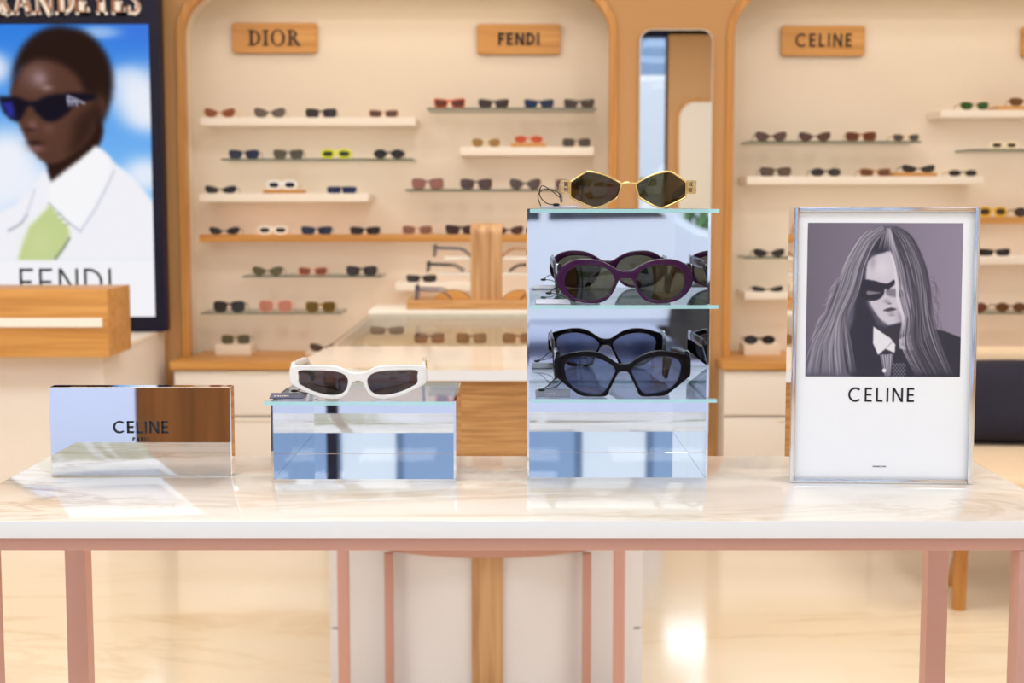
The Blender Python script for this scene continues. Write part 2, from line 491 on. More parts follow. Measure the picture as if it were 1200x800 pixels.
bm = bmesh.new(); box(bm, XL-.2, XR+.2, YB-.2, 6.6, -0.05, 0.0)
struct(obj('floor', bm, M['floor']))
bm = bmesh.new(); box(bm, XL-.2, XR+.2, YB-.2, 6.6, ZC, ZC+.06)
struct(obj('ceiling', bm, M['ceiling']))
bm = bmesh.new(); box(bm, XL-.1, XL, YB, 6.6, 0, ZC)
struct(obj('wall_left', bm, M['wall_cream']))
bm = bmesh.new(); box(bm, XR, XR+.1, YB, 6.6, 0, ZC)
struct(obj('wall_right', bm, M['wall_cream']))

# back wall with the two arched niches
zn = zat(433, YW)-0.02                    # bottom of niches
ztop = zat(-19, YW)
NLx0, NLx1 = xat(211, 200, YW), xat(721, 200, YW)
NRx0, NRx1 = xat(851, 200, YW), 2.95
rN = 0.215
holeL = rrect(NLx0, NLx1, zn, ztop, [rN, rN, 0, 0], 14)
holeR = rrect(NRx0, NRx1, zn, ztop, [rN, rN, 0, 0], 14)
bm = filled([[(XL, 0), (XR, 0), (XR, ZC), (XL, ZC)], holeL, holeR], 0.06)
standing(bm, YW+0.03)
struct(obj('wall_back', bm, M['wall_tan']))
for k, (a, b) in enumerate(((NLx0, NLx1), (NRx0, NRx1))):
    # niche lining: back, sides and top
    bm = bmesh.new()
    hole = rrect(a, b, zn-.02, ztop, [rN, rN, 0, 0], 14)
    F_ = [bm.verts.new((u, YW+.06, v)) for u, v in hole]
    B_ = [bm.verts.new((u, YN, v)) for u, v in hole]
    for i in range(len(hole)):
        j = (i+1) % len(hole)
        f = bm.faces.new((F_[i], F_[j], B_[j], B_[i])); f.smooth = True
    bm.faces.new(B_)
    struct(obj('wall_niche_%d' % (k+1), bm, M['niche'], angle=0.5))
    # bent oak trim round the opening
    w = 0.030
    outer = rrect(a-.004, b+.004, zn, ztop+.004, [rN, rN, 0, 0], 18)
    inner = rrect(a+w-.004, b-w+.004, zn-.001, ztop-w+.004, [rN-w, rN-w, 0, 0], 18)
    nn = len(outer)
    bm = bmesh.new()
    loops = [[bm.verts.new((u, y, v)) for u, v in L] for L, y in ((outer, YW-.012), (inner, YW-.012), (inner, YW+.05), (outer, YW+.05))]
    for i in range(nn):
        j = (i+1) % nn
        if abs(outer[i][1]-zn) < 1e-6 and abs(outer[j][1]-zn) < 1e-6: continue
        for p, q in ((0, 1), (1, 2), (3, 0)):
            bm.faces.new((loops[p][i], loops[p][j], loops[q][j], loops[q][i]))
    fix(bm)
    struct(obj('trim_%d' % (k+1), bm, M['oak_warm_z'], angle=0.6))

# storefront behind the camera, as the mirrors show it
bm = bmesh.new()
box(bm, 1.62, XR, YB-.12, YB, 0, ZC); 
box(bm, XL, XR, YB-.12, YB, 2.95, ZC, 0, 1)
box(bm, XL, 1.62, YB-.12, YB, 0, .06, 0, 0)
struct(obj('wall_front', bm, [M['wall_tan'], M['navy']]))
bm = bmesh.new()
box(bm, -1.58, -1.04, YB-.14, YB+.04, .06, 2.95)
struct(obj('trim_3', bm, M['oak_dark']))
for k, (a, b) in enumerate(((XL, -1.58), (-1.04, -.80), (-.80, 1.62))):
    bm = bmesh.new()
    t = .024
    box(bm, a, a+t, YB-.09, YB-.03, .06, 2.95); box(bm, b-t, b, YB-.09, YB-.03, .06, 2.95)
    box(bm, a+t, b-t, YB-.09, YB-.03, .06, .06+t); box(bm, a+t, b-t, YB-.09, YB-.03, 2.95-t, 2.95)
    w_ = struct(obj('window_%d' % (k+1), bm, M['navy']))
    boxobj('pane', a+t, b-t, YB-.065, YB-.055, .06+t, 2.95-t, M['pane'], w_)
# arched recess on the front wall (seen in the wall mirror)
arch = rrect(1.70, 2.7, .5, 2.3, [.2, .2, 0, 0], 12)
bm = bmesh.new(); prism(bm, arch, YB, YB+.012, XZ); fix(bm)
struct(obj('trim_4', bm, M['oak_warm_z']))
arch = rrect(1.74, 2.66, .5, 2.26, [.17, .17, 0, 0], 12)
bm = bmesh.new(); prism(bm, arch, YB+.010, YB+.016, XZ); fix(bm)
struct(obj('wall_niche_3', bm, M['niche']))

# street outside
bm = bmesh.new(); box(bm, -16, 16, -22, YB-.14, -.16, -.06)
g = obj('ground', bm, pbr('pavement', rgb(186, 192, 220), .8)); struct(g)
bm = bmesh.new(); box(bm, -16, 16, -22.2, -20, -.1, 9)
for a_, b_ in ((-9, -6.5), (-5.6, -4.2), (-3.5, -2.9), (-1.8, -.45), (.1, 1.05), (2.3, 3.75), (5, 7), (8, 10)):
    box(bm, a_, b_, -20.04, -19.99, 4.06, 8.4, 0, 1)
    for q_ in (a_-.1, b_-.02): box(bm, q_, q_+.12, -20.06, -19.98, 4.0, 8.5, 0, 2)
    box(bm, (a_+b_)/2-.03, (a_+b_)/2+.03, -20.06, -20.03, 4.06, 8.4, 0, 2)
fc = obj('building_facade', bm, [pbr('facade_blue', rgb(226, 232, 240), .8), pbr('facade_upper', rgb(132, 160, 196), .6), pbr('facade_fin', rgb(90, 116, 150), .6)])
struct(fc)

def car(name, label, cx, y, prof, wins, L, W, paint):
    e = empty(name, (cx, y, -.06), label, 'car')
    bm = bmesh.new(); prism(bm, catmull(prof, 4), -W/2, W/2, XZ); fix(bm)
    bmesh.ops.bevel(bm, geom=[ed for ed in bm.edges if ed.calc_face_angle(0) > .9], offset=.06, segments=3, affect='EDGES')
    obj('car_body', bm, paint, e, angle=.8)
    for w_ in wins:
        bm = bmesh.new(); prism(bm, w_, -W/2-.012, W/2+.012, XZ); fix(bm); obj('side_window', bm, M['car_glass'], e)
    for x in (-L*.32, L*.32):
        for yy in (-W/2+.12, W/2-.12):
            bm = bmesh.new(); bmesh.ops.create_cone(bm, cap_ends=True, segments=28, radius1=.33, radius2=.33, depth=.26)
            bmesh.ops.rotate(bm, verts=bm.verts, matrix=Matrix.Rotation(PI/2, 3, 'X')); bmesh.ops.translate(bm, verts=bm.verts, vec=(x, yy+(.02 if yy > 0 else -.02), .33))
            obj('wheel', bm, M['tyre'], e, angle=.6)
M['car_glass'] = pbr('car_glass', rgb(60, 70, 84), .05); M['tyre'] = pbr('tyre', rgb(34, 34, 36), .7)
car('parked_car', 'silver blue parked car outside the shop front, seen only in the mirrors', .2, -9.2,
    [(-2.2, .35), (-2.2, .85), (-2.05, .98), (-1.3, 1.08), (-.6, 1.56), (.6, 1.6), (1.4, 1.14), (2.1, 1.05), (2.2, .8), (2.2, .35), (1.2, .28), (-1.2, .28)],
    [[(-1.0, 1.14), (-.5, 1.48), (.02, 1.5), (.02, 1.14)], [(.1, 1.14), (.1, 1.5), (.55, 1.49), (1.05, 1.16)]], 4.4, 1.7, pbr('silver_paint', rgb(226, 234, 244), .25))
car('parked_van', 'white parked delivery van outside the shop front, seen only in the mirrors', 4.2, -12.4,
    [(-2.4, .35), (-2.42, 1.0), (-2.1, 1.2), (-1.5, 2.05), (-1.2, 2.2), (2.3, 2.25), (2.4, 2.1), (2.4, .35), (1.2, .3), (-1.2, .3)],
    [[(-1.75, 1.25), (-1.35, 1.9), (-.7, 1.9), (-.7, 1.25)]], 4.8, 1.9, pbr('white_paint', rgb(244, 246, 250), .3))
bm = bmesh.new()
rh = random.Random(5)
for i in range(7000):
    p_ = Vector((rh.uniform(-9, 9), -15+rh.uniform(-.5, .5), rh.uniform(-.05, 1.7)))
    d_ = Vector((rh.gauss(0, 1), rh.gauss(0, 1), rh.gauss(0, 1))).normalized()*.10; u_ = d_.orthogonal().normalized()*.06
    bm.faces.new([bm.verts.new(q_) for q_ in (p_-d_, p_+u_, p_+d_, p_-u_)])
props(obj('hedge', bm, pbr('hedge_green', rgb(106, 150, 84), .8)), 'green leafy hedge across the street, seen only in the mirrors', 'hedge')

# ------------------------------------------------------------------ fitted cabinets under the niches
YC = 5.86
zc1 = zat(433, YC); zc0 = zat(425.5, YW)
def cabinets(xs, tops, labels, tlabel):
    for (a, b), lab in zip(xs, labels):
        e = empty('drawer_cabinet', ((a+b)/2, (YC+YN)/2, 0), lab, 'cabinet', 'white drawer cabinets under the display niches')
        w = (b-a)/2
        boxobj('body', -w+.001, w-.001, YC+.04-e.location.y, YW-.015-e.location.y, 0.06, tops-.036, M['cabinet'], e)
        boxobj('plinth', -w+.001, w-.001, YC+.08-e.location.y, YW-.02-e.location.y, 0.0, .0595, M['cabinet'], e)
        zmid = zat(488, YC)
        for z0, z1 in ((.065, zmid-.009), (zmid+.004, tops-.040)):
            d = boxobj('drawer', -w+.003, w-.003, YC+.018-e.location.y, YC+.0395-e.location.y, z0, z1, M['cabinet'], e, .002)
            boxobj('finger_pull', -.085, .085, YC+.012-e.location.y, YC+.0178-e.location.y, z1-.012, z1-.002, M['shelf_white'], d, .001)
    a, b = xs[0][0], xs[-1][1]
    o = boxobj('wooden_ledge', a-.012, b+.01, YC, YW-.013, tops-.035, tops, M['oak_warm'], None, .004)
    props(o, tlabel, 'ledge')
tL = zc1+.033
x0 = xat(202, 430, YC)
wL = (NLx1+.03-x0)/3
cabinets([(x0+i*wL, x0+(i+1)*wL) for i in range(3)], tL,
         ['white drawer cabinet nearest the reception counter under the wooden ledge', 'white drawer cabinet behind the marble topped island',
          'white drawer cabinet under the wide niche, nearest the wall mirror'],
         'long honey oak ledge along the bottom of the wide niche')
x0 = xat(849, 430, YC)
cabinets([(x0, x0+.62), (x0+.62, x0+1.24), (x0+1.24, x0+1.86)], tL,
         ['white drawer cabinet seen between mirrored tower and framed poster', 'white drawer cabinet behind the framed poster', 'white drawer cabinet behind the beige sofa'],
         'honey oak ledge along the bottom of the narrower niche')
# niche floor boards (behind the wall face)
for (a, b), lab in (((NLx0+.03, NLx1-.03), 'oak floor board inside the wide niche'), ((NRx0+.03, NRx1-.03), 'oak floor board inside the narrower niche')):
    props(boxobj('niche_board', a, b, YW-.0125, YN-.004, tL-.035, tL, M['oak_warm']), lab, 'board')

# ------------------------------------------------------------------ wall mirror
mx0, mx1 = xat(748, 200, YW), xat(833, 200, YW)
mz1, mz0 = zat(35, YW), .2
e = empty('wall_mirror', ((mx0+mx1)/2, YW, mz0), 'tall frameless wall mirror with rounded corners between the two niches', 'mirror')
lp = [(u-e.location.x, v-e.location.z) for u, v in rrect(mx0, mx1, mz0, mz1, .05, 8)]
bm = bmesh.new(); prism(bm, lp, -.022, -.004, XZ); fix(bm); obj('mirror_backing', bm, M['shelf_white'], e)
lp = [(u-e.location.x, v-e.location.z) for u, v in rrect(mx0+.004, mx1-.004, mz0+.004, mz1-.004, .047, 8)]
bm = bmesh.new(); prism(bm, lp, -.026, -.0222, XZ); fix(bm); obj('mirror_glass', bm, M['chrome'], e)

# ------------------------------------------------------------------ plaques
def plaque(px0, px1, py0, py1, label, text=None, tx=None, style='sans', t=.15, gap=.2):
    Yp = YN-.004
    a, b, z0, z1 = xat(px0, py0, Yp), xat(px1, py0, Yp), zat(py1, Yp), zat(py0, Yp)
    e = empty('sign_plaque', ((a+b)/2, Yp, (z0+z1)/2), label, 'sign', 'oak plaques high on the niche walls')
    w, h = (b-a)/2, (z1-z0)/2
    bm = filled([rrect(-w, w, -h, h, .013, 5)], .022, .002); standing(bm, -.0112)
    obj('board', bm, M['oak_warm'], e)
    if text:
        la, lb = xat(tx[0], tx[2], Yp)-e.location.x, xat(tx[1], tx[2], Yp)-e.location.x
        lettering('lettering', text, la, lb, zat(tx[3], Yp)-e.location.z, zat(tx[2], Yp)-e.location.z, -.0225, .004, M['letter_brown'], e, t, style, gap)
    return e
plaque(273, 372, 27.5, 62.5, 'oak plaque with dark serif capitals, four letters, furthest from the wall mirror', 'DIOR', (292, 353, 36, 54), 'serif', .2, .13)
plaque(559, 656.5, 29, 64, 'oak plaque with bold five letter plain capitals, in the wide niche', 'FENDI', (584, 632, 39, 53.5), 'sans', .2, .16)
plaque(915, 1012.5, 31, 66, 'oak plaque with widely spaced six letter capitals, in the narrower niche', 'CELINE', (931, 997, 40, 55.5), 'sans', .16, .27)
plaque(1196, 1293, 32, 67, 'oak plaque cut off by the picture edge above the green aviators')

# ================================================================== SUNGLASSES
def temple_path(x, z, y0, length, drop, tip=.012, splay=0.0, bend=.68):
    """from the hinge straight back, then down to the ear tip"""
    s = 1 if x > 0 else -1
    pts = []
    for k in range(15):
        f = k/14
        zz = z-(max(0, f-bend)/(1-bend))**1.4*drop - .004*f
        pts.append((x+s*splay*f*length-s*.006*f*f, y0+f*length, zz))
    return pts
def lens_plate(bm, loop, yoff, thick, k, dome=0.0):
    """a lens: rings from the outline to its middle, curved with the frame"""
    n = len(loop); cx = sum(p[0] for p in loop)/n; cz = sum(p[1] for p in loop)/n
    for side, yy in ((0, yoff), (1, yoff+thick)):
        rings = []
        for r in (1.0, .75, .5, .25):
            rings.append([bm.verts.new((cx+(u-cx)*r, yy+k*(cx+(u-cx)*r)**2-dome*(1-r*r), cz+(v-cz)*r)) for u, v in loop])
        c = bm.verts.new((cx, yy+k*cx*cx-dome, cz))
        for A, B in zip(rings, rings[1:]):
            for i in range(n):
                j = (i+1) % n
                f = (A[i], A[j], B[j], B[i])
                bm.faces.new(f if side == 0 else f[::-1]).smooth = True
        for i in range(n):
            j = (i+1) % n
            f = (rings[-1][i], rings[-1][j], c)
            bm.faces.new(f if side == 0 else f[::-1]).smooth = True
    fix(bm)
def sglasses(label, loc, outer, lens, fm, lm, tm=None, k=1.6, depth=.005, bev=.0012, group=None, rz=0.0, rx=0.0,
             tlen=.132, hinge=None, th=.0045, tip_z=None, tw=.0016, bend=.7, smooth=True, lens_depth=None, emblem=None, per=6, splay=.0):
    """outer: right half outline from bridge top to bridge bottom (metres, x>=0); lens: closed right lens outline"""
    e = empty('sunglasses', loc, label, 'sunglasses', group, rz, rx)
    o = catmull(outer, per, False) if smooth else list(outer)
    half = [p for p in o if p[0] > 1e-5]
    full = [o[0]]+half+[o[-1]]+[(-u, v) for u, v in half[::-1]]
    ln = catmull(lens, per) if smooth else list(lens)
    lm_ = [(-u, v) for u, v in ln[::-1]]
    bm = filled([full, ln, lm_], depth, bev); standing(bm, 0.0, k)
    obj('frame', bm, fm, e, angle=.7)
    for L in (ln, lm_):
        bm = bmesh.new(); lens_plate(bm, L, .0004, .0012, k, .0006); obj('lens', bm, lm, e)
    xs = max(p[0] for p in o); hz = hinge if hinge is not None else max(p[1] for p in o)*.72
    for s in (-1, 1):
        y0 = k*xs*xs+.0005
        P = temple_path(s*(xs-.0035), hz, y0, tlen, hz-(tip_z if tip_z is not None else .0062)-.004, splay=splay, bend=bend)
        hh = [th*(1.0 if i < 9 else .85) for i in range(15)]
        bm = bmesh.new(); sweep(bm, P, tw, hh, 8, 0, 3.0)
        t_ = obj('temple', bm, tm or fm, e, smooth=True)
        if emblem:
            em = bmesh.new()
            box(em, s*(xs-.0035)+s*tw*.9-.001, s*(xs-.0035)+s*tw*.9+.001, y0+.004, y0+.020, hz-th*.85, hz+th*.85, .0006)
            obj('emblem', em, emblem, t_)
    return e

# outlines for the small ones on the shelves, in metres, x from the bridge
def se(cx, w, h, n, cat=0.0, squeeze=0.0, N=28, a0=150, a1=-210):
    out = []
    for i in range(N+1):
        a = math.radians(a0+(a1-a0)*i/N)
        c, s = math.cos(a), math.sin(a)
        u = math.copysign(abs(c)**(2/n), c); v = math.copysign(abs(s)**(2/n), s)
        ww = w*(1+squeeze*v)
        out.append((cx+ww*u, h*v+cat*u*max(0, .3+v)))
    return out
STY = {   # half lens width, half lens height, roundness, cat lift, narrowing below, rim, lens centre
    'cat':    (.0270, .0170, 2.4, .007, .20, .0030, .0375),
    'catslim': (.0270, .0125, 2.6, .006, .14, .0032, .0375),
    'square': (.0265, .0205, 3.6, .002, .06, .0034, .0375),
    'bigsquare': (.0270, .0250, 3.6, .001, .02, .0026, .0375),
    'rect':   (.0275, .0165, 3.8, .002, .08, .0038, .0375),
    'flat':   (.0265, .0180, 4.2, .003, .12, .0048, .0375),
    'round':  (.0250, .0210, 2.0, .000, .00, .0032, .0360),
    'oval':   (.0240, .0135, 2.1, .000, .00, .0030, .0360),
    'chunky': (.0215, .0135, 2.6, .000, .00, .0085, .0345),
    'panto':  (.0235, .0195, 2.5, .002, .10, .0015, .0350),
    'aviator': (.0275, .0235, 2.3, .002, .18, .0014, .0370),
    'mask':   (.0320, .0200, 5.0, .000, .06, .0022, .0345),
}
COUNT = 0
def small(label, px, zs, Y, style, frame, lens, see=.25, w_px=36, group='sunglasses on the wall shelves', rz=0.0, temple=None, h=1.0, xpos=None):
    w, hh, n, cat, sq, rim, cx = STY[style]
    hh *= h
    sc = (w_px/1680*Y)/(2*(cx+w+rim))
    le = se(cx, w, hh, n, cat, sq, 30, 170, -190)[:-1]
    if style == 'mask':
        le = [(max(u, .0035+max(0, -v-.004)*.45), v) for u, v in le]
    ou = se(cx, w+rim, hh+rim, n, cat*1.05, sq, 30, 150, -184)
    bt = ou[0][1]*.97; bb = min(bt-.004, ou[-1][1]+.001)
    if style in ('flat', 'mask'): bt = max(v for u, v in ou)*.86
    if style in ('aviator', 'panto'): bb = bt-.003
    ou = [(max(u, .0035), v) for u, v in ou]
    # bridge
    q = [(0, bt)]+[p for p in ou]+[(0, bb if bb < bt-.002 else bt-.003)]
    low = min(v for u, v in ou)
    ou = [(u*sc, (v-low)*sc) for u, v in q]; le = [(u*sc, (v-low)*sc) for u, v in le]
    X = xpos if xpos is not None else xat(px, 200, Y)
    return sglasses(label, (X, Y, zs), ou, le, acetate(frame), tinted(lens, see), acetate(temple or frame), k=1.2, depth=.0035, bev=0, group=group,
                    rz=rz, tlen=.118, th=.0028, tw=.0013, smooth=False, tip_z=.0035, splay=.02)

# ------------------------------------------------------------------ shelves of the niches
YS = 6.10
SHELF_FILLS = []  # shelf undersides that get an added fill light
def shelf(kind, px0, px1, py0, py1, label):
    z1, z0 = zat(py0, YS), zat(py1, YS)
    a, b = xat(px0, py0, YS), xat(px1, py0, YS)
    if kind == 'glass':
        z0 = z1-.008
        bm = bmesh.new(); box(bm, a, b, YS, YN-.002, z0, z1)
        for f in bm.faces:
            f.material_index = 1 if abs(f.normal.z) < .5 else 0
        bm.normal_update()
        for f in bm.faces: f.material_index = 0 if abs(f.normal.z) > .5 else 1
        o = obj('glass_shelf', bm, [M['glass'], M['glass_green']])
        props(o, label, 'shelf', 'thin glass shelves in the niches')
    elif kind == 'white':
        o = boxobj('white_shelf', a, b, YS, YN-.002, z0, z1, M['shelf_white'], None, .004)
        props(o, label, 'shelf', 'white shelves in the niches')
    else:
        o = boxobj('oak_shelf', a, b, YS, YN-.002, z0, z1, M['oak_warm'], None, .004)
        props(o, label, 'shelf', 'honey oak shelves in the niches')
    if kind != 'glass': SHELF_FILLS.append((a, b, z0, .55))
    return z1
YG = YS+.022
def block(px0, px1, zs, h_px, label, mat='oak_warm', name='riser_block', d=.14):
    a, b = xat(px0, 200, YG-.01), xat(px1, 200, YG-.01)
    h = h_px/1680*YG
    o = boxobj(name, a, b, YG-.012, YG-.012+d, zs, zs+h, M[mat], None, .002)
    props(o, label, 'display block', None)
    return zs+h

# wide niche, serif plaque side
z = shelf('white', 234, 487, 137.5, 147, 'topmost white shelf below the serif plaque')
small('orange brown cat-eye sunglasses first on the topmost white shelf below the serif plaque', 258.5, z, YG, 'cat', (206, 146, 104), (158, 92, 52), .3, 36, temple=(214, 176, 140))
small('grey gradient cat-eye sunglasses second on the topmost white shelf below the serif plaque', 317, z, YG, 'cat', (92, 78, 68), (128, 112, 102), .3, 36, temple=(196, 170, 140))
small('black squarish sunglasses third on the topmost white shelf below the serif plaque', 377, z, YG, 'square', (30, 24, 22), (62, 50, 44), .15, 36, h=.8)
small('pale pink framed brown lens sunglasses last on the topmost white shelf', 450, z, YG, 'rect', (218, 178, 156), (104, 74, 58), .2, 34, h=.9)
z = shelf('glass', 259, 484, 185.5, 188, 'upper glass shelf holding the neon yellow sunglasses')
small('dark navy sunglasses beside the olive grey pair on the upper glass shelf', 286, z, YG, 'square', (28, 30, 50), (48, 54, 84), .2, 35, h=.78)
small('translucent olive grey sunglasses on the glass shelf, next to the neon yellow pair', 338, z, YG, 'rect', (112, 106, 86), (102, 96, 82), .3, 35)
small('neon yellow sunglasses with dark lenses on the glass shelf', 394, z, YG, 'chunky', (226, 232, 40), (54, 66, 36), .1, 36, h=.85)
small('black rounded sunglasses at the end of the glass shelf by the neon yellow pair', 456, z, YG, 'round', (24, 22, 24), (46, 44, 46), .15, 36, h=.76)
z = shelf('white', 233, 432, 226.5, 236.5, 'middle white shelf holding the navy mask sunglasses')
small('narrow black cat-eye sunglasses first on the middle white shelf', 258, z, YG, 'catslim', (26, 22, 24), (44, 40, 42), .1, 36)
zz = block(308, 353, z, 4.5, 'small oak riser block under white square sunglasses')
small('white framed square sunglasses with dark lenses on a small oak riser', 330, zz, YG, 'chunky', (255, 253, 250), (44, 42, 48), .1, 35, h=.85)
small('navy blue mask sunglasses on the middle white shelf', 400, z, YG, 'mask', (34, 42, 92), (40, 46, 92), .15, 34, h=.7)
z = shelf('wood', 233, 724, 274.8, 283.5, 'long honey oak shelf running behind the wooden post')
small('black squared sunglasses at the free end of the long oak shelf', 261.5, z, YG, 'cat', (24, 22, 22), (44, 40, 38), .12, 35, h=.75)
small('cream framed sunglasses with dark lenses on the long oak shelf', 318.5, z, YG, 'chunky', (255, 248, 232), (56, 50, 46), .15, 35, h=.78)
small('navy square sunglasses on the long oak shelf', 370, z, YG, 'rect', (34, 38, 62), (44, 52, 84), .2, 36, h=.85)
small('dark brown rectangular sunglasses beside the navy pair on the long oak shelf', 427, z, YG, 'rect', (40, 28, 24), (50, 38, 34), .15, 35, h=.85)
small('pinkish beige gradient sunglasses on the long oak shelf, next to the wooden post', 488.5, z, YG, 'square', (206, 160, 132), (160, 114, 94), .35, 35, h=.82)
small('dark brown flat sunglasses partly hidden by the top of the wooden post', 540, z, YG, 'flat', (60, 38, 30), (72, 46, 38), .15, 36, h=.9)
small('brown mauve cat-eye sunglasses just past the wooden post on the oak shelf', 596, z, YG, 'cat', (86, 52, 48), (98, 66, 60), .25, 34, h=.95)
z = shelf('glass', 284, 447, 323, 325.5, 'short glass shelf holding three pairs under the long oak shelf')
small('olive gradient cat-eye sunglasses on the short glass shelf', 311.5, z, YG, 'cat', (88, 82, 54), (116, 110, 78), .3, 35, h=.95)
small('pink framed sunglasses with brick brown lenses on the short glass shelf', 365, z, YG, 'square', (226, 164, 134), (138, 78, 56), .2, 34, h=.78)
small('black square sunglasses last on the short glass shelf', 422.5, z, YG, 'square', (38, 34, 36), (66, 60, 62), .2, 36, h=.85)
z = shelf('glass', 235, 400, 366, 368.5, 'lowest glass shelf holding the pink transparent pair')
small('large charcoal square sunglasses on the lowest glass shelf', 265.5, z, YG, 'bigsquare', (54, 50, 46), (62, 60, 62), .2, 37, h=.85)
small('transparent pink square sunglasses on the lowest glass shelf', 320.5, z, YG, 'bigsquare', (230, 180, 158), (214, 162, 144), .5, 39, h=.85)
small('olive yellow square sunglasses on the lowest glass shelf', 373.5, z, YG, 'bigsquare', (160, 126, 44), (122, 98, 30), .35, 35, h=.85)
def pedestal(px0, px1, py0, label):
    a, b = xat(px0, 410, YG-.01), xat(px1, 410, YG-.01)
    z1 = zat(py0, YG-.01)
    o = boxobj('display_pedestal', a, b, YG-.012, YG+.13, tL, z1, M['niche'], None, .003)
    props(o, label, 'pedestal', 'cream pedestals on the niche floors'); return z1
z = pedestal(252, 294, 403.5, 'cream block pedestal under olive gradient sunglasses in the wide niche')
small('olive gradient square sunglasses on a cream block pedestal', 272.5, z, YG, 'bigsquare', (150, 132, 84), (104, 100, 74), .35, 34, h=.8)
z = pedestal(358, 398, 412, 'cream block pedestal mostly hidden by the marble topped island')
small('dark brown sunglasses peeking out behind the corner of the marble topped island', 378, z, YG, 'cat', (70, 52, 46), (90, 70, 60), .2, 35, h=.85)
z = shelf('white', 463, 560, 331, 341, 'short white shelf whose end shows behind the rack of sunglasses')
small('dark grey sunglasses behind the stacked rack on the short white shelf', 493, z, YG, 'rect', (52, 46, 44), (66, 60, 58), .2, 35, h=.8)
# wide niche, five letter plaque side
z = shelf('glass', 500, 699, 126, 128.5, 'glass shelf under the five letter plaque')
small('orange red flat top sunglasses on the glass shelf under the five letter plaque', 527, z, YG, 'flat', (222, 94, 40), (112, 58, 42), .15, 36, h=.85)
small('dark brown sunglasses beside the orange red pair on the glass shelf', 578.5, z, YG, 'flat', (58, 44, 32), (74, 58, 48), .15, 35, h=.8)
small('navy blue sunglasses third on the glass shelf under the plaque', 631.5, z, YG, 'flat', (34, 38, 66), (44, 58, 92), .2, 34, h=.8)
small('dark brown sunglasses last on the glass shelf, nearest the oak trim', 678.5, z, YG, 'flat', (64, 46, 36), (90, 72, 60), .2, 35, h=.8)
z = shelf('white', 539, 696, 172, 182, 'white shelf below the five letter plaque, holding the coral round pair')
small('pale gold framed tan lens sunglasses on the white shelf', 569.5, z, YG, 'panto', (232, 206, 142), (180, 142, 84), .3, 33, h=.85)
zz = block(599, 640, z, 4.5, 'small oak riser block under coral round sunglasses')
small('coral red round sunglasses on a small oak riser', 619.5, zz, YG, 'round', (230, 128, 88), (214, 104, 66), .3, 33, h=.66)
small('rimless grey gradient square sunglasses at the end of the white shelf', 675.5, z, YG, 'bigsquare', (150, 130, 108), (104, 90, 80), .35, 33, h=.72)
z = shelf('glass', 475, 668, 221.5, 224, 'glass shelf ending behind the gold framed sunglasses')
small('pink brown gradient square sunglasses first on the glass shelf behind the gold pair', 501, z, YG, 'square', (142, 98, 92), (176, 126, 118), .35, 37, h=.95)
small('dark plum brown sunglasses second on the glass shelf behind the gold pair', 558, z, YG, 'square', (82, 60, 58), (104, 82, 84), .3, 37, h=.9)
small('charcoal gradient cat-eye sunglasses third on the glass shelf behind the gold pair', 615.5, z, YG, 'cat', (62, 52, 50), (112, 96, 92), .3, 36, h=1.1)
small('brown sunglasses half hidden behind the gold framed pair', 668, z, YG, 'square', (110, 76, 64), (130, 98, 88), .3, 34, h=.9)
# narrower niche
z = shelf('glass', 877, 1080, 165, 167.5, 'glass shelf under the six letter plaque')
small('dark brown gradient cat-eye sunglasses nearest the oak trim under the six letter plaque', 903, z, YG, 'cat', (56, 34, 28), (112, 84, 76), .25, 36, h=.95)
small('brown gradient cat-eye sunglasses second on the glass shelf under the six letter plaque', 954, z, YG, 'cat', (64, 36, 26), (108, 78, 66), .25, 36, h=.9, rz=-.12)
small('amber tortoise brown square sunglasses on the glass shelf under the plaque', 1008, z, YG, 'square', (160, 94, 44), (112, 64, 38), .2, 35, h=.82, rz=-.1)
small('grey round lens sunglasses with pale frame on the glass shelf under the plaque', 1061, z, YG, 'panto', (226, 196, 140), (86, 80, 80), .2, 31, h=.72)
z = shelf('white', 875, 1153, 206.5, 216, 'long white shelf below the glass shelf in the narrower niche')
small('dark angular gradient sunglasses first on the long white shelf in the narrower niche', 909, z, YG, 'square', (52, 38, 32), (116, 94, 80), .3, 36, h=.8)
small('black round sunglasses second on the long white shelf in the narrower niche', 968, z, YG, 'round', (36, 32, 32), (60, 54, 54), .15, 35, h=.68)
small('amber brown gradient sunglasses on the long white shelf, before the oak riser', 1026, z, YG, 'square', (190, 128, 72), (124, 82, 58), .3, 36, h=.66)
zz = block(1048, 1098, z, 4.5, 'thin oak riser block under black angular sunglasses')
small('black angular sunglasses raised on a thin oak riser', 1076.5, zz, YG, 'catslim', (36, 28, 28), (64, 54, 52), .15, 38, h=.9)
small('small black oval sunglasses last on the long white shelf', 1128.5, z, YG, 'oval', (90, 72, 56), (50, 46, 46), .15, 33, h=.85, temple=(220, 196, 150))
z = shelf('glass', 873, 1090, 301, 303.5, 'glass shelf ending behind the framed poster')
small('black cat-eye sunglasses on the glass shelf beside the framed poster', 903, z, YG, 'cat', (38, 32, 30), (54, 48, 46), .15, 36, h=.8)
z = shelf('white', 873, 1090, 342, 351, 'short white shelf ending behind the framed poster')
small('thin dark sunglasses on the white shelf beside the framed poster', 902, z, YG, 'catslim', (40, 32, 30), (58, 50, 48), .15, 36, h=.62)
z = pedestal(872, 915, 403.5, 'cream block pedestal between mirrored tower and framed poster')
small('black round sunglasses on a cream pedestal beside the framed poster', 893.5, z, YG, 'round', (30, 26, 28), (50, 46, 48), .15, 37, h=.72)
z = shelf('white', 1103, 1330, 128.5, 137.5, 'white shelf holding the green aviator sunglasses')
small('green lens aviator sunglasses on the highest white shelf', 1140, z, YG, 'aviator', (196, 176, 110), (50, 96, 40), .25, 33, h=.75)
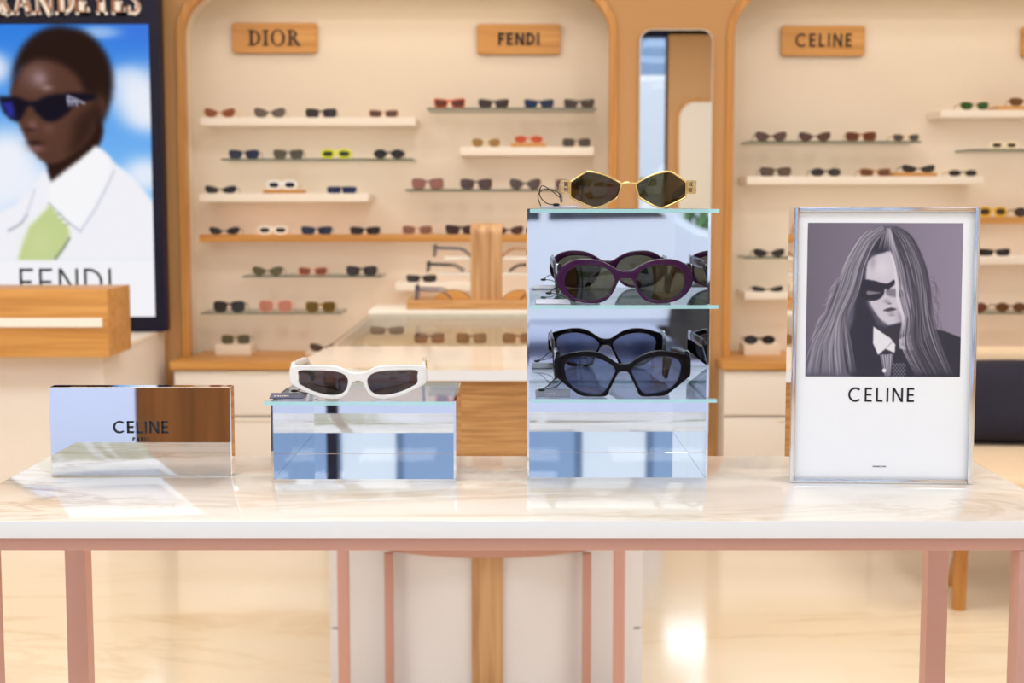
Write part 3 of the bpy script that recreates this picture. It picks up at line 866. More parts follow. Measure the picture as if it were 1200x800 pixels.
zz = block(1166, 1216, z, 4.5, 'oak riser block beside the green aviator sunglasses')
small('golden brown aviator sunglasses on an oak riser beside the green aviators', 1199, zz, YG, 'aviator', (190, 150, 80), (132, 84, 36), .3, 36, h=.7, rz=-.15)
z = shelf('glass', 1137, 1330, 174.5, 177, 'glass shelf holding the cream framed oval pair')
small('cream framed oval sunglasses with dark lenses on the glass shelf below the aviators', 1176, z, YG, 'chunky', (254, 242, 204), (70, 46, 34), .1, 32, h=.72)
z = shelf('wood', 1146, 1330, 254, 262, 'honey oak shelf behind the top of the framed poster')
small('yellow round framed sunglasses with dark lenses behind the top of the framed poster', 1165, z, YG, 'chunky', (236, 188, 40), (72, 44, 30), .1, 34, h=1.05)
small('black and gold sunglasses beside the yellow round pair', 1208, z, YG, 'round', (70, 56, 44), (70, 60, 56), .2, 35, h=.8)
z = shelf('white', 1120, 1330, 300, 310, 'white shelf behind the upper half of the framed poster')
small('black squared sunglasses on the white shelf behind the framed poster', 1168.5, z, YG, 'rect', (30, 26, 26), (46, 40, 40), .15, 37, h=.72)
z = shelf('glass', 1120, 1330, 366, 368.5, 'glass shelf just above the beige sofa')
small('tortoise round sunglasses with brick red lenses close to the poster edge above the sofa', 1144, z, YG, 'round', (76, 56, 42), (128, 66, 50), .25, 36, h=.8)
small('tortoise round sunglasses with brown lenses above the middle of the sofa', 1190, z, YG, 'round', (120, 88, 54), (112, 74, 46), .25, 36, h=.8)

# ================================================================== RECEPTION COUNTER AND SCREEN
YR = 5.1
xr = -1.457
zb1, zb0 = zat(337, YR), zat(415, YR)
e = empty('reception_counter', (-2.2, 5.5, 0), 'white reception counter with honey oak band and pale inlay in front of the screen', 'counter')
ex, ey = e.location.x, e.location.y
zl = zat(384, 5.95)-.012
xb = xat(120, 430, YR)
boxobj('body', XL+.05-ex, xb-ex, YR+.012-ey, YW-.02-ey, 0, zl-.02, M['cabinet'], e, .002)
boxobj('counter_top', XL+.05-ex, xb+.004-ex, YR+.2-ey, YW-.02-ey, zl-.0195, zl, M['shelf_white'], e, .002)
bd = boxobj('oak_band', XL+.05-ex, xat(138.5, 400, YR+.02)-ex, YR-.1-ey, YR+.195-ey, zb0, zb1, M['oak_warm'], e, .002)
zi0, zi1 = zat(383, YR-.1), zat(372.5, YR-.1)
boxobj('inlay_strip', XL+.06-ex, xat(120, 380, YR-.1)-ex, YR-.106-ey, YR-.0995-ey, zi0, zi1, M['letter_white'], bd)

YT = 5.9
sx1 = xat(190.5, 200, YT); scx = xat(73, 200, YT)
sx0 = 2*scx-sx1
e = empty('advertising_screen', (scx, YT, zl), 'tall lit advertising screen in a navy frame showing a woman in sunglasses', 'screen')
hx = (sx1-sx0)/2
zt = zat(-22, YT)-zl
px2x = lambda px: xat(px, 200, YT)-scx
px2z = lambda py: zat(py, YT)-zl
boxobj('casing', -hx, hx, 0, .07, .001, zt, M['navy'], e, .004)
ix0, ix1, iz0, iz1 = px2x(-33), px2x(178.5), px2z(371), px2z(28.5)
bm = bmesh.new()
for (a, b, c, d) in ((-hx, ix0, .001, zt), (ix1, hx, .001, zt), (ix0, ix1, .001, iz0), (ix0, ix1, iz1, zt)):
    box(bm, a, b, -.008, -.0005, c, d)
obj('bezel', bm, M['navy'], e)
# the picture on the screen
P = Paint(-33, 178.5, 28.5, 371, 150, 243)
Yn = (P.Y-28)/300
for c, (a, b) in enumerate(((52, 150), (128, 208), (228, 255))): P.im[..., c] = a+(b-a)*np.clip(Yn*1.3, 0, 1)
P.blob(165, 30, 35, 30, (70, 120, 226), .7)
for cx, cy, rx, ry, o_ in ((165, 110, 38, 34, .95), (150, 90, 22, 14, .5), (176, 135, 30, 22, .9), (-4, 80, 22, 20, .9), (10, 185, 40, 38, 1), (-20, 220, 60, 50, 1), (30, 215, 40, 30, .9), (170, 205, 30, 22, .9),
                           (120, 38, 26, 8, .5), (-25, 150, 20, 14, .6)):
    P.blob(cx, cy, rx, ry, (244, 246, 255), o_, 3.0)
SK = (92, 60, 48)
P.poly([(58, 170), (110, 140), (122, 150), (116, 172), (90, 198), (64, 220), (56, 200)], (46, 28, 22), 1.5)
P.poly([(18, 98), (17, 122), (22, 140), (30, 160), (40, 178), (52, 190), (66, 191), (84, 182), (102, 168), (114, 150), (122, 130), (120, 90), (60, 50)], SK, 1.5)
P.poly([(90, 140), (118, 120), (112, 152), (100, 170), (80, 184), (86, 160)], (48, 30, 25), 5, .8)
P.blob(44, 88, 20, 20, (124, 92, 88), .8); P.blob(50, 92, 9, 9, (172, 146, 150), .7); P.blob(58, 103, 7, 4, (180, 150, 155), .6)
P.blob(40, 147, 6, 8, (132, 98, 92), .8); P.blob(37, 152, 8, 3, (40, 22, 20), .6); P.blob(58, 150, 9, 8, (118, 82, 74), .6)
P.blob(42, 168, 10, 3.5, (36, 20, 20), .9); P.blob(43, 174, 10, 4.5, (142, 100, 98), .85); P.blob(58, 182, 12, 6, (86, 56, 48), .5)
P.poly([(17, 108), (20, 78), (34, 50), (56, 34), (80, 31), (106, 38), (124, 56), (134, 80), (134, 110), (126, 135), (116, 152), (113, 130), (116, 112), (104, 110), (92, 88), (72, 74), (48, 70), (30, 80), (21, 96)], (44, 28, 24), 3)
P.blob(121, 124, 6, 13, (92, 62, 50), .9); P.blob(119, 128, 3, 7, (60, 38, 32), .8)
P.poly([(1, 115), (1, 113), (22, 113), (40, 119), (58, 112), (84, 109), (112, 110), (113, 117), (92, 122), (80, 134), (66, 142), (54, 141), (44, 131), (39, 124), (34, 126), (26, 140), (16, 141), (6, 131)], (26, 22, 34), 1.2)
P.poly([(4, 120), (17, 119), (20, 138), (12, 136)], (52, 56, 176), 1.5, .8, False)
for a, b in (((82, 113), (83, 123)), ((83, 113), (101, 121)), ((87, 118), (87, 123)), ((92, 119), (92, 123)), ((82, 118), (90, 119))):
    P.stroke([a, b], 1.2, (190, 190, 214), .9)
W = (246, 246, 252)
P.poly([(-33, 262), (-10, 252), (16, 240), (36, 222), (52, 198), (60, 214), (66, 218), (92, 196), (113, 171), (124, 178), (136, 192), (154, 206), (178.6, 236), (178.6, 306), (-33, 306)], W, 1.2, 1, False)
P.poly([(58, 214), (113, 172), (128, 184), (128, 205), (92, 271), (56, 236)], (252, 252, 255), 1, 1, False)
P.stroke([(56, 238), (76, 258), (92, 271)], 1.4, (196, 198, 214), .9); P.stroke([(92, 271), (112, 242), (134, 200)], 1.6, (206, 208, 222), .8)
P.stroke([(8, 270), (22, 262), (30, 252)], 1.6, (176, 176, 188), .9); P.stroke([(40, 222), (32, 245), (26, 256)], 1.6, (214, 216, 228), .8)
P.poly([(58, 239), (46, 252), (33, 264), (24, 285), (17, 305), (60, 305), (72, 290), (80, 274), (78, 266), (68, 256)], (200, 214, 148), 1, 1, False)
P.blob(45, 285, 18, 18, (212, 222, 164), .6); P.stroke([(62, 303), (72, 290), (79, 279)], 1.6, (120, 132, 96), .9)
for a in ((64, 252), (68, 258), (73, 264)): P.stroke([a, (a[0]+6, a[1]-2)], 1.0, (162, 178, 116), .7)
P.mix((P.Y > 304.5).astype(float), (249, 248, 253))
P.mesh('display_picture', vcol('screen_picture', .95), e, lambda x, y: (px2x(x), -.0004, px2z(y)))
lettering('lettering', 'FENDI', px2x(19), px2x(127), px2z(346), px2z(314.5), -.0006, .0015, M['black'], e, .105, 'sans', .22)
lettering('raised_lettering', 'GRANDEYES', px2x(-25), px2x(171), px2z(18), px2z(-15), -.009, .014, M['letter_white'], e, .27, 'serif', .06)
lettering('letter_faces', 'GRANDEYES', px2x(-24), px2x(170), px2z(15), px2z(-14), -.0235, .002, M['letter_tan'], e, .10, 'serif', .085)

# ================================================================== ISLAND
ZI = zat(434, 3.1)
icx = -.067; ihw = .418
e = empty('display_island', (icx, 3.6, 0), 'marble and glass topped display island behind the table with oak panel and pink legs', 'display island')
o3 = 3.6
fy, ey_ = 3.1-o3, 4.72-o3
oct_ = [(-ihw+.17, fy), (ihw-.17, fy), (ihw-.04, fy+.09), (ihw, fy+.26), (ihw-.02, 3.64-o3), (-ihw+.02, 3.64-o3), (-ihw, fy+.26), (-ihw+.04, fy+.09)]
bm = bmesh.new(); fs = prism(bm, oct_, ZI-.023, ZI, XY); fix(bm); bm.normal_update()
for f in bm.faces: f.material_index = 0 if abs(f.normal.z) > .5 else 1
obj('marble_top', bm, [M['island_marble'], M['marble_edge']], e)
gx = ihw-.012
boxobj('glass_top', -gx, gx, 3.642-o3, ey_, ZI-.010, ZI-.001, M['counter_glass'], e)
boxobj('vitrine_tray', -gx, gx, 3.642-o3, ey_, ZI-.07, ZI-.047, M['niche'], e)
bm = bmesh.new()
box(bm, -gx, -gx+.012, 3.642-o3, ey_, ZI-.0465, ZI-.0105); box(bm, gx-.012, gx, 3.642-o3, ey_, ZI-.0465, ZI-.0105)
box(bm, -gx+.0125, gx-.0125, ey_-.012, ey_, ZI-.0465, ZI-.0105)
obj('vitrine_wall', bm, M['white_lacq'], e)
boxobj('rear_rim', -gx, gx, ey_+.0005, ey_+.28, ZI-.012, ZI+.012, M['shelf_white'], e, .002)
boxobj('oak_panel', -ihw+.09, ihw-.09, 3.16-o3, 3.60-o3, zat(536, 3.16)-.16, ZI-.024, M['oak_x'], e)
# lower body
zlow = zat(536, 3.16)-.161
bx0, bx1 = xat(387, 700, 3.47)-icx, xat(752.5, 700, 3.47)-icx
zseam = zat(734.5, 3.47)
b_ = boxobj('cabinet_body', bx0+.004, bx1-.004, 3.478-o3, 4.5-o3, 0, zlow, M['white_lacq'], e)
for z0, z1 in ((.002, zseam-.003), (zseam+.003, zlow-.004)):
    boxobj('drawer_front', bx0, bx1, 3.46-o3, 3.4775-o3, z0, z1, M['white_lacq'], b_, .002)
boxobj('front_panel', xat(397, 700, 3.455)-icx, xat(743, 700, 3.455)-icx, 3.4555-o3, 3.4597-o3, 0.0, zlow-.004, M['white_lacq'], e, .001)
# bowed white panel between the slim legs, its pink rim and the oak strip
xa, xb_ = xat(456, 700, 3.40)-icx, xat(687, 700, 3.40)-icx
sag = .075
def bow(u): c = (xa+xb_)/2; h = (xb_-xa)/2; return 3.41-o3-sag*(1-((u-c)/h)**2)
zr0, zr1 = zat(642, 3.40)-.006, zat(642, 3.40)+.016
us = [xa+(xb_-xa)*i/24 for i in range(25)]
bm = bmesh.new()
lp = [(u, bow(u)+.006) for u in us]+[(xb_, 3.455-o3), (xa, 3.455-o3)]
prism(bm, lp, 0.0, zr0-.0005, XY); fix(bm); obj('bowed_panel', bm, M['white_lacq'], e, angle=.5)
bm = bmesh.new()
lp = [(u, bow(u)-.012) for u in us]+[(xb_, 3.455-o3), (xa, 3.455-o3)]
prism(bm, lp, zr0, zr1, XY); fix(bm); obj('bowed_rim', bm, M['pink'], e, angle=.5)
c0 = xat(571, 700, 3.33)-icx
boxobj('oak_strip', c0-.037, c0+.037, bow(c0)-.009, bow(c0)+.02, 0.0, zr0-.0005, M['oak_z'], e, .002)
for px, y, w in ((402.5, 3.2, .0125), (725.5, 3.2, .0125), (456, 3.38, .0105), (687.5, 3.38, .0105)):
    X = xat(px, 700, y)-icx
    boxobj('leg', X-w, X+w, y-w-o3, y+w-o3, 0, (zlow-.0005 if w > .011 else zr0-.0005) if y > 3.3 else zlow+.0, M['pink'], e, .001)

# oak rack with sunglasses standing on the island
YK = 4.84
e = empty('sunglasses_rack', (icx, YK, ZI+.0125), 'oak post rack with tiers of sunglasses at the rear of the island', 'display rack')
kx0, kx1 = xat(551.5, 320, YK-.03)-icx, xat(588.5, 320, YK-.03)-icx
zk = ZI+.0125
ztp = zat(262, YK-.03)-zk
bm = bmesh.new()
prof = [(-.035, 0), (-.035, ztp-.035)]
for k in range(9):
    a = math.radians(180-90*k/8); prof.append((.0+.035*math.cos(a), ztp-.035+.035*math.sin(a)))
prof += [(.05, ztp), (.05, ztp-.022), (.0, ztp-.022), (-.010, ztp-.032), (-.010, 0)]
prism(bm, prof, kx0, kx1, YZ); fix(bm); obj('post', bm, M['oak_z'], e, angle=.6)
pw = xat(476, 357, YK-.1)-icx
pz = zat(352.5, YK-.1)-zk
boxobj('base_shelf', pw, -pw, -.085, .12, .001 if pz > .03 else 0, max(pz, .02), M['oak_x'], e, .003)
pz = max(pz, .02)
kc = (kx0+kx1)/2
tiers = [(pz, 0), (zat(319, YK)-zk, 1), (zat(301, YK)-zk, 2)]
for zt_, k in tiers[1:]:
    for s in (-1, 1):
        bm = bmesh.new()
        a, b = (kx1+.0005, kx1+.13-.02*k) if s > 0 else (kx0-.13+.02*k, kx0-.0005)
        box(bm, a, b, -.03, .07, zt_-.009, zt_, .002); obj('tray', bm, M['tray'], e)
for s in (-1, 1):     # curved oak cradles on the base shelf
    bm = bmesh.new()
    w0 = .012; pts = []
    base = kx1 if s > 0 else kx0
    for i in range(11):
        f = i/10; pts.append((base+s*(.002+f*.125), pz+.0005+.028*math.sin(PI*min(1, f*1.05))**.7+.002))
    pts = [(pts[0][0], pz+.0005)]+pts+[(pts[-1][0], pz+.0005)]
    if s < 0: pts = pts[::-1]
    prism(bm, pts, -.04, .04, XZ); fix(bm); obj('cradle', bm, M['oak_warm'], e)
for px_, fr_, ln_, lab_ in ((502, (150, 104, 88), (150, 106, 92), 'rosy brown sunglasses inside the glass vitrine, first from its open end'),
                            (552, (128, 96, 80), (120, 92, 78), 'brown sunglasses inside the glass vitrine in front of the oak post'),
                            (607, (150, 112, 92), (140, 104, 86), 'tan brown sunglasses inside the glass vitrine nearest the mirrored tower')):
    small(lab_, px_, ZI-.0468, 4.2, 'bigsquare', fr_, ln_, .25, 36, 'sunglasses inside the glass vitrine', h=.8)
small('black sunglasses lying inside the glass vitrine by its slanting edge', 452, ZI-.0468, 4.5, 'rect', (40, 38, 40), (60, 58, 60), .2, 40, 'sunglasses inside the glass vitrine', h=.7)
GR = 'sunglasses stacked sideways on the oak rack'
def rack(label, px_front, tier_z, style, fr, ln, s, dy=0.0, temple=None, see=.3, h=.8):
    Xf = xat(px_front, 320, YK) if s < 0 else None
    X = Xf if s < 0 else 2*icx+2*kc-xat(px_front, 320, YK)
    return small(label, 0, zk+tier_z, YK+dy, style, fr, ln, see, 51, GR, rz=(-PI/2 if s > 0 else PI/2)*-1 if False else (PI/2 if s > 0 else -PI/2), temple=temple, h=h, xpos=X)
t0, t1, t2 = tiers[0][0], tiers[1][0], tiers[2][0]
rack('purple blue sunglasses seen side on, lowest on the oak rack', 487, t0, 'square', (66, 58, 110), (60, 52, 90), -1, .0, temple=(58, 52, 96), h=.9)
rack('dark green and black sunglasses seen side on, in the middle of the oak rack', 500, t1, 'rect', (36, 58, 44), (60, 70, 60), -1, .02, temple=(48, 40, 34))
rack('thin grey wire sunglasses seen side on, at the top of the oak rack', 508, t2, 'panto', (90, 88, 92), (180, 180, 186), -1, .02, temple=(86, 84, 90), see=.7)
rack('black sunglasses lowest on the tower side of the oak rack', 487, t0, 'square', (30, 28, 32), (48, 46, 50), 1, .0, h=.9)
rack('brown sunglasses in the middle on the tower side of the oak rack', 500, t1, 'rect', (80, 58, 42), (80, 66, 56), 1, .02)
rack('amber sunglasses at the top on the tower side of the oak rack', 508, t2, 'panto', (170, 120, 70), (180, 150, 110), 1, .02, see=.6)

# ================================================================== SOFA
e = empty('sofa', (1.95, 4.5, 0), 'beige upholstered sofa on oak legs behind the framed poster', 'sofa')
def cushion_box(name, x0, x1, y0, y1, z0, z1, mat, parent, bev):
    bm = bmesh.new(); box(bm, x0, x1, y0, y1, z0, z1, bev, 0, 4)
    return obj(name, bm, mat, parent, smooth=True)
zs1 = zat(533, 4.45)
cushion_box('seat', -.78, .8, -.42, .28, .25, zs1, M['beige_cloth'], e, .04)
zb = zat(405, 4.85)
bm = bmesh.new(); box(bm, -.78, .8, 0, .17, .0, zb-zs1+.05, .05, 0, 4)
bk = obj('backrest', bm, M['beige_cloth'], e, (0, .285, zs1-.05), smooth=True); bk.rotation_euler = (-.06, 0, 0)
for (x, y, dx, dy) in ((-.618, -.32, 0, -.0), (.72, -.32, 0, 0), (-.505, -.08, -.05, .03), (.7, .2, .06, .06)):
    bm = bmesh.new(); sweep(bm, [(x, y, .26), (x+dx, y+dy, 0)], [.02, .017], [.02, .017], 12, 0, 5, up=Vector((0, 1, 0)))
    obj('leg', bm, M['oak_warm_z'], e, angle=.7)
# navy cushion
bm = bmesh.new()
n = 18; cw, chh, cd = .30, .135, .075
for side in (-1, 1):
    vs = {}
    for i in range(n+1):
        for j in range(n+1):
            u, v = -1+2*i/n, -1+2*j/n
            pinch = 1-.07*(1-abs(u))**1*0-.06*(u*u*v*v)
            th = cd*((1-u**4)*(1-v**4))**.45
            wob = .006*math.sin(5*u+2*v)
            vs[i, j] = bm.verts.new((cw*u*(1-.05*v*v*1), side*th+wob*(1-u*u), chh*v*(1+.05*u*u)+wob*.4))
    for i in range(n):
        for j in range(n):
            q = (vs[i, j], vs[i+1, j], vs[i+1, j+1], vs[i, j+1])
            bm.faces.new(q if side < 0 else q[::-1]).smooth = True
bmesh.ops.remove_doubles(bm, verts=bm.verts[:], dist=1e-5); fix(bm)
zc_ = zat(494, 4.68)
o = obj('cushion', bm, M['navy_cloth'], None, (1.66, 4.68, zs1+chh*1.03), smooth=True)
o.rotation_euler = (-.16, 0, 0)
props(o, 'dark navy cushion leaning against the back of the beige sofa', 'cushion')

# ================================================================== FRONT TABLE
TZ = .912
tx0, tx1 = -.533, .522
ty0, ty1 = onz(600, 610, TZ).y, onz(600, 534, TZ).y
e = empty('display_table', (0, (ty0+ty1)/2, 0), 'long console table with white marble top and pink metal frame in front', 'table')
cy = e.location.y
bm = bmesh.new(); box(bm, tx0, tx1, ty0-cy, ty1-cy, TZ-.0165, TZ, .0012, 0, 2)
bm.normal_update()
for f in bm.faces: f.material_index = 0 if f.normal.z > .7 else 1
obj('marble_top', bm, [M['table_marble'], M['marble_edge']], e, angle=.5)
rz1 = TZ-.0167; rz0 = rz1-.0125
bm = bmesh.new()
fi = .012
box(bm, tx0+.012, tx1-.012, ty0+.006-cy, ty0+.031-cy, rz0, rz1, .001)
box(bm, tx0+.012, tx1-.012, ty1-.034-cy, ty1-.009-cy, rz0, rz1, .001)
box(bm, tx0+.012, tx0+.037, ty0+.0315-cy, ty1-.0345-cy, rz0, rz1, .001)
box(bm, tx1-.037, tx1-.012, ty0+.0315-cy, ty1-.0345-cy, rz0, rz1, .001)
obj('rail_frame', bm, M['pink'], e, angle=.6)
yb = ty1-.022; yf = ty0+.0185
for X, Y in ((xat(93, 700, yb), yb), (xat(1095, 700, yb), yb), (-.492, yf), (xat(1187, 700, yf)+.0125, yf)):
    boxobj('leg', X-.0118, X+.0118, Y-.0122-cy, Y+.0122-cy, 0, rz0-.0002, M['pink'], e, .001)

# ------------------------------------------------------------------ mirrored stands
def tier_glass(name, x0, x1, lipL, lipR, y0, y1, z1, parent, lip=.008, th=.0038):
    """glass plate between the side walls with a lip that runs past them in front"""
    bm = bmesh.new()
    pts = [(x0-lipL, y0-lip), (x1+lipR, y0-lip), (x1+lipR, y0-.0005), (x1, y0-.0005), (x1, y1), (x0, y1), (x0, y0-.0005), (x0-lipL, y0-.0005)]
    prism(bm, pts, z1-th, z1, XY); fix(bm); bm.normal_update()
    for f in bm.faces: f.material_index = 0 if abs(f.normal.z) > .5 else 1
    return obj(name, bm, [M['glass'], M['glass_cyan']], parent)
def stand(name, label, pxl, pxr, pyb, pytop, depth, shelves, lips, walls=(1, 1), toplid=False, tb=.0025):
    c = onz((pxl+pxr)/2, pyb, TZ); y0 = c.y
    e = empty(name, (c.x, y0, TZ), label, 'display stand')
    s = y0/FPX
    w = (xat(pxr, pyb, y0)-xat(pxl, pyb, y0))/2
    H = zat(pytop, y0)-TZ
    boxobj('base_plate', -w, w, 0, depth, 0, tb, M['chrome'], e)
    boxobj('back_mirror', -w, w, depth-.0025, depth, tb+.0002, H, M['chrome'], e)
    if walls[0]: boxobj('side_panel', -w, -w+.0025, 0, depth-.0027, tb+.0002, H, M['chrome'], e)
    if walls[1]: boxobj('side_panel', w-.0025, w, 0, depth-.0027, tb+.0002, H, M['chrome'], e)
    for py in shelves:
        z = zat(py, y0-.008)-TZ
        tier_glass('glass_tier', -w+.0027, w-.0027, lips[0], lips[1], 0, depth-.0029, z, e)
    return e, w, H, y0
tower, tw_, tH, tY = stand('mirrored_display_tower', 'tall mirrored display stand with three glass tiers holding three sunglasses', 617.5, 829, 562, 244.6, .155, (244.8, 357.5, 467.5), (0.0, .0105))
short, sw_, sH, sY = stand('mirrored_display_stand', 'short open mirrored stand under the white sunglasses', 318.5, 534.5, 564, 470, .155, (470.5,), (.008, .0))

# mirror block with lettering
pl, pr = onz(60, 557.5, TZ), onz(273, 556.5, TZ)
a = math.atan2(pr.y-pl.y, pr.x-pl.x)
Wd = (pr-pl).length
e = empty('mirrored_name_block', pl, 'low mirror polished block engraved with six capitals, beside the short mirrored stand', 'name block', None, 0.0)
Hb = zat(453.5, pl.y)-TZ
bm = bmesh.new(); box(bm, 0, Wd, 0, .019, 0, Hb, .0009, 0, 2)
# slight hand-polished waviness of the front
obj('block', bm, M['chrome'], e)
bx = lambda px: (px-60)/(273-60)*Wd
bz = lambda py: (557.3-py)/(557.3-453.5)*Hb
lettering('engraving', 'CELINE', bx(134.5), bx(199.5), bz(507), bz(493), -.0002, .0012, M['ink'], e, .15, 'sans', .2)
lettering('small_engraving', 'PARIS', bx(157), bx(177), bz(516.5), bz(512), -.0002, .0006, M['ink'], e, .18, 'sans', .3)

# framed poster
pl, pr = onz(925.3, 564.8, TZ), onz(1139, 566.8, TZ)
a = math.atan2(pr.y-pl.y, pr.x-pl.x)
Wd = (pr-pl).length
Hp = zat(243, pl.y)-TZ
e = empty('framed_poster', pl, 'chrome box frame poster of long haired model in dark glasses, at the table end', 'poster', None, a)
D = .040; fr = .0042
boxobj('box_frame', 0, Wd, .004, D, 0, Hp, M['chrome'], e)
bm = bmesh.new()
box(bm, 0, fr, -.003, .0038, 0, Hp, .0008); box(bm, Wd-fr-.0012, Wd, -.003, .0038, 0, Hp, .0008)
box(bm, fr+.0001, Wd-fr-.0013, -.003, .0038, 0, fr, .0008); box(bm, fr+.0001, Wd-fr-.0013, -.003, .0038, Hp-fr, Hp, .0008)
obj('front_rim', bm, M['chrome_edge'], e, angle=.5)
def q2(px, py):
    """pixel of the photo -> poster plane"""
    d = ray(px, py); n_ = Vector((-math.sin(a), math.cos(a), 0))
    o_ = Vector((0, 0, CAMZ)); t = (pl-o_).dot(n_)/d.dot(n_)
    p = o_+d*t-pl
    return (p.x*math.cos(a)+p.y*math.sin(a), p.z)
boxobj('paper', fr, Wd-fr, .0012, .0035, fr, Hp-fr, M['paper'], e)
P = Paint(90, 1062, 55, 1022, 380, 380)      # picture units: 5.333 per photo pixel
g = np.clip((P.X-90)/972, 0, 1)[..., None]
P.im[:] = np.array((112, 104, 122))*(1-g)+np.array((148, 138, 160))*g
DK = (44, 42, 60); LT = (196, 192, 208); FC = (206, 200, 214)
P.poly([(590, 72), (510, 82), (440, 122), (380, 200), (335, 300), (300, 420), (262, 540), (215, 650), (160, 760), (105, 880), (80, 1022), (1000, 1022), (965, 900), (915, 760), (880, 640), (868, 500), (842, 350), (790, 220), (735, 130), (665, 82)], (92, 88, 108), 6)
P.poly([(700, 1030), (880, 720), (960, 735), (1063, 775), (1063, 1030)], (46, 44, 58), 3, 1, False)
P.poly([(410, 1030), (330, 860), (430, 600), (560, 640), (690, 690), (760, 900), (880, 1030)], DK, 8)
P.poly([(545, 120), (590, 105), (600, 240), (530, 250), (480, 290), (470, 420), (470, 560), (540, 690), (560, 760), (520, 900), (430, 880), (390, 700), (395, 560), (430, 420), (450, 280), (500, 180)], DK, 8, .95)
P.poly([(470, 300), (510, 262), (560, 245), (605, 235), (640, 300), (660, 400), (690, 450), (735, 520), (738, 600), (712, 660), (640, 692), (580, 694), (535, 640), (490, 570), (462, 480), (458, 380)], FC, 4)
P.blob(560, 340, 60, 60, (226, 222, 232), .6); P.blob(700, 640, 40, 60, (120, 114, 132), .7); P.blob(500, 300, 22, 50, (150, 144, 160), .6)
P.poly([(436, 418), (500, 416), (560, 432), (600, 434), (636, 412), (640, 440), (616, 462), (600, 480), (580, 470), (570, 510), (530, 540), (470, 542), (432, 510)], (40, 38, 54), 3)
P.poly([(468, 484), (520, 488), (556, 494), (520, 502), (474, 508)], (150, 144, 160), 2, .8)
P.poly([(585, 480), (640, 470), (720, 490), (700, 520), (640, 520), (600, 510)], (96, 90, 106), 4, .7)
P.blob(592, 548, 22, 14, (150, 144, 158), .8); P.blob(610, 562, 14, 7, (84, 78, 94), .8)
P.poly([(572, 606), (600, 592), (625, 588), (656, 598), (630, 608), (600, 612)], (70, 64, 80), 2); P.blob(620, 622, 26, 9, (150, 142, 158), .7); P.blob(625, 636, 22, 6, (110, 104, 120), .6)
P.poly([(478, 560), (540, 650), (600, 694), (580, 730), (540, 700), (500, 620)], (90, 84, 100), 4, .8)
P.poly([(545, 700), (600, 712), (690, 690), (700, 760), (640, 830), (580, 760)], (52, 48, 64), 5, .9)
k2 = lambda x, y: ((x/4.21+930-930)*5.333, (y/4.21+380-250)*5.333)
P.poly([k2(405, 10), k2(440, 35), k2(490, 68), k2(515, 100), k2(512, 142), k2(466, 122), k2(430, 152), k2(403, 92)], (232, 230, 238), 2, 1, False)
P.stroke([k2(466, 122), k2(500, 85)], 3, (150, 146, 160), .7)
P.poly([k2(532, 75), k2(560, 58), k2(596, 50), k2(606, 128), k2(562, 126), k2(536, 120)], (188, 184, 198), 3, 1, False)
P.blob(*k2(550, 98), 8, 8, (70, 66, 80), .9)
P.poly([k2(440, 150), k2(505, 148), k2(492, 256), k2(466, 256)], (178, 174, 190), 2, 1, False)
for i in range(5): P.stroke([k2(447+i*13, 152), k2(466+i*7, 254)], 4, (84, 80, 98), .8)
P.blob(*k2(462, 229), 14, 14, (244, 242, 248), 1, 5)
for i in range(7):
    for j in range(4):
        P.blob(*k2(508+j*16+(i % 2)*8, 196+i*10), 7, 5, (170, 166, 182), .7)
rnd = random.Random(3)
def lerp(A, B, u): return [(p[0]+(q[0]-p[0])*u, p[1]+(q[1]-p[1])*u) for p, q in zip(A, B)]
Lout = [(560, 78), (440, 135), (345, 290), (290, 450), (215, 650), (120, 830), (80, 1010)]
Lin = [(575, 100), (500, 190), (440, 330), (410, 480), (350, 640), (370, 830), (400, 1010)]
def strands(n, A, B, light_of, dark_col, wlo, whi):
    for i in range(n):
        u = rnd.random(); pts = lerp(A, B, u)
        ph = u*5+rnd.uniform(0, 1.6); am = rnd.uniform(4, 15); dx = rnd.uniform(-14, 14)
        pts = [(x+dx*k/5+am*(k/6)*math.sin(ph+k*1.5), y+rnd.uniform(-14, 14)) for k, (x, y) in enumerate(pts)]
        li = rnd.random() < light_of(u)
        g_ = rnd.random(); col = tuple(c*(.66+.40*g_) for c in LT) if li else tuple(c-8+30*g_ for c in dark_col)
        s0 = rnd.choice((0, 0, 0, 1, 2, 3, 4)); e0 = min(7, s0+rnd.choice((3, 4, 5, 7)))
        P.stroke(pts[s0:e0] if e0-s0 >= 3 else pts[-3:], rnd.uniform(wlo, whi), col, rnd.uniform(.25, .7), 5, True)
Rin = [(600, 90), (612, 190), (645, 320), (668, 480), (700, 650), (690, 820), (800, 1010)]
Rout = [(640, 78), (742, 150), (815, 290), (858, 450), (880, 630), (925, 800), (1005, 1010)]
strands(420, Lout, Lin, lambda u: .70 if u < .75 else .42, (62, 58, 76), 2.4, 4.6)
strands(360, Rin, Rout, lambda u: .5 if u < .22 else .27, (50, 47, 62), 2.4, 4.2)
for i in range(14):
    u = i/13; P.stroke([(600+10*u, 215+20*u), (630+14*u, 330), (648+16*u, 450), (655+14*u, 540), (690+20*u, 660), (680+30*u, 760)], 2.8, (222, 218, 230), .5, 6, True)
for i in range(40):    # fly-away hairs
    y = rnd.uniform(380, 760); s = rnd.choice((-1, 1))
    x = (300-(y-380)*.38) if s < 0 else 862+(y-380)*.12
    P.stroke([(x, y), (x+s*rnd.uniform(15, 40), y+rnd.uniform(10, 60)), (x+s*rnd.uniform(20, 75), y+rnd.uniform(60, 150))], 2.4, LT if s < 0 else (70, 66, 84), .35, 6, True)
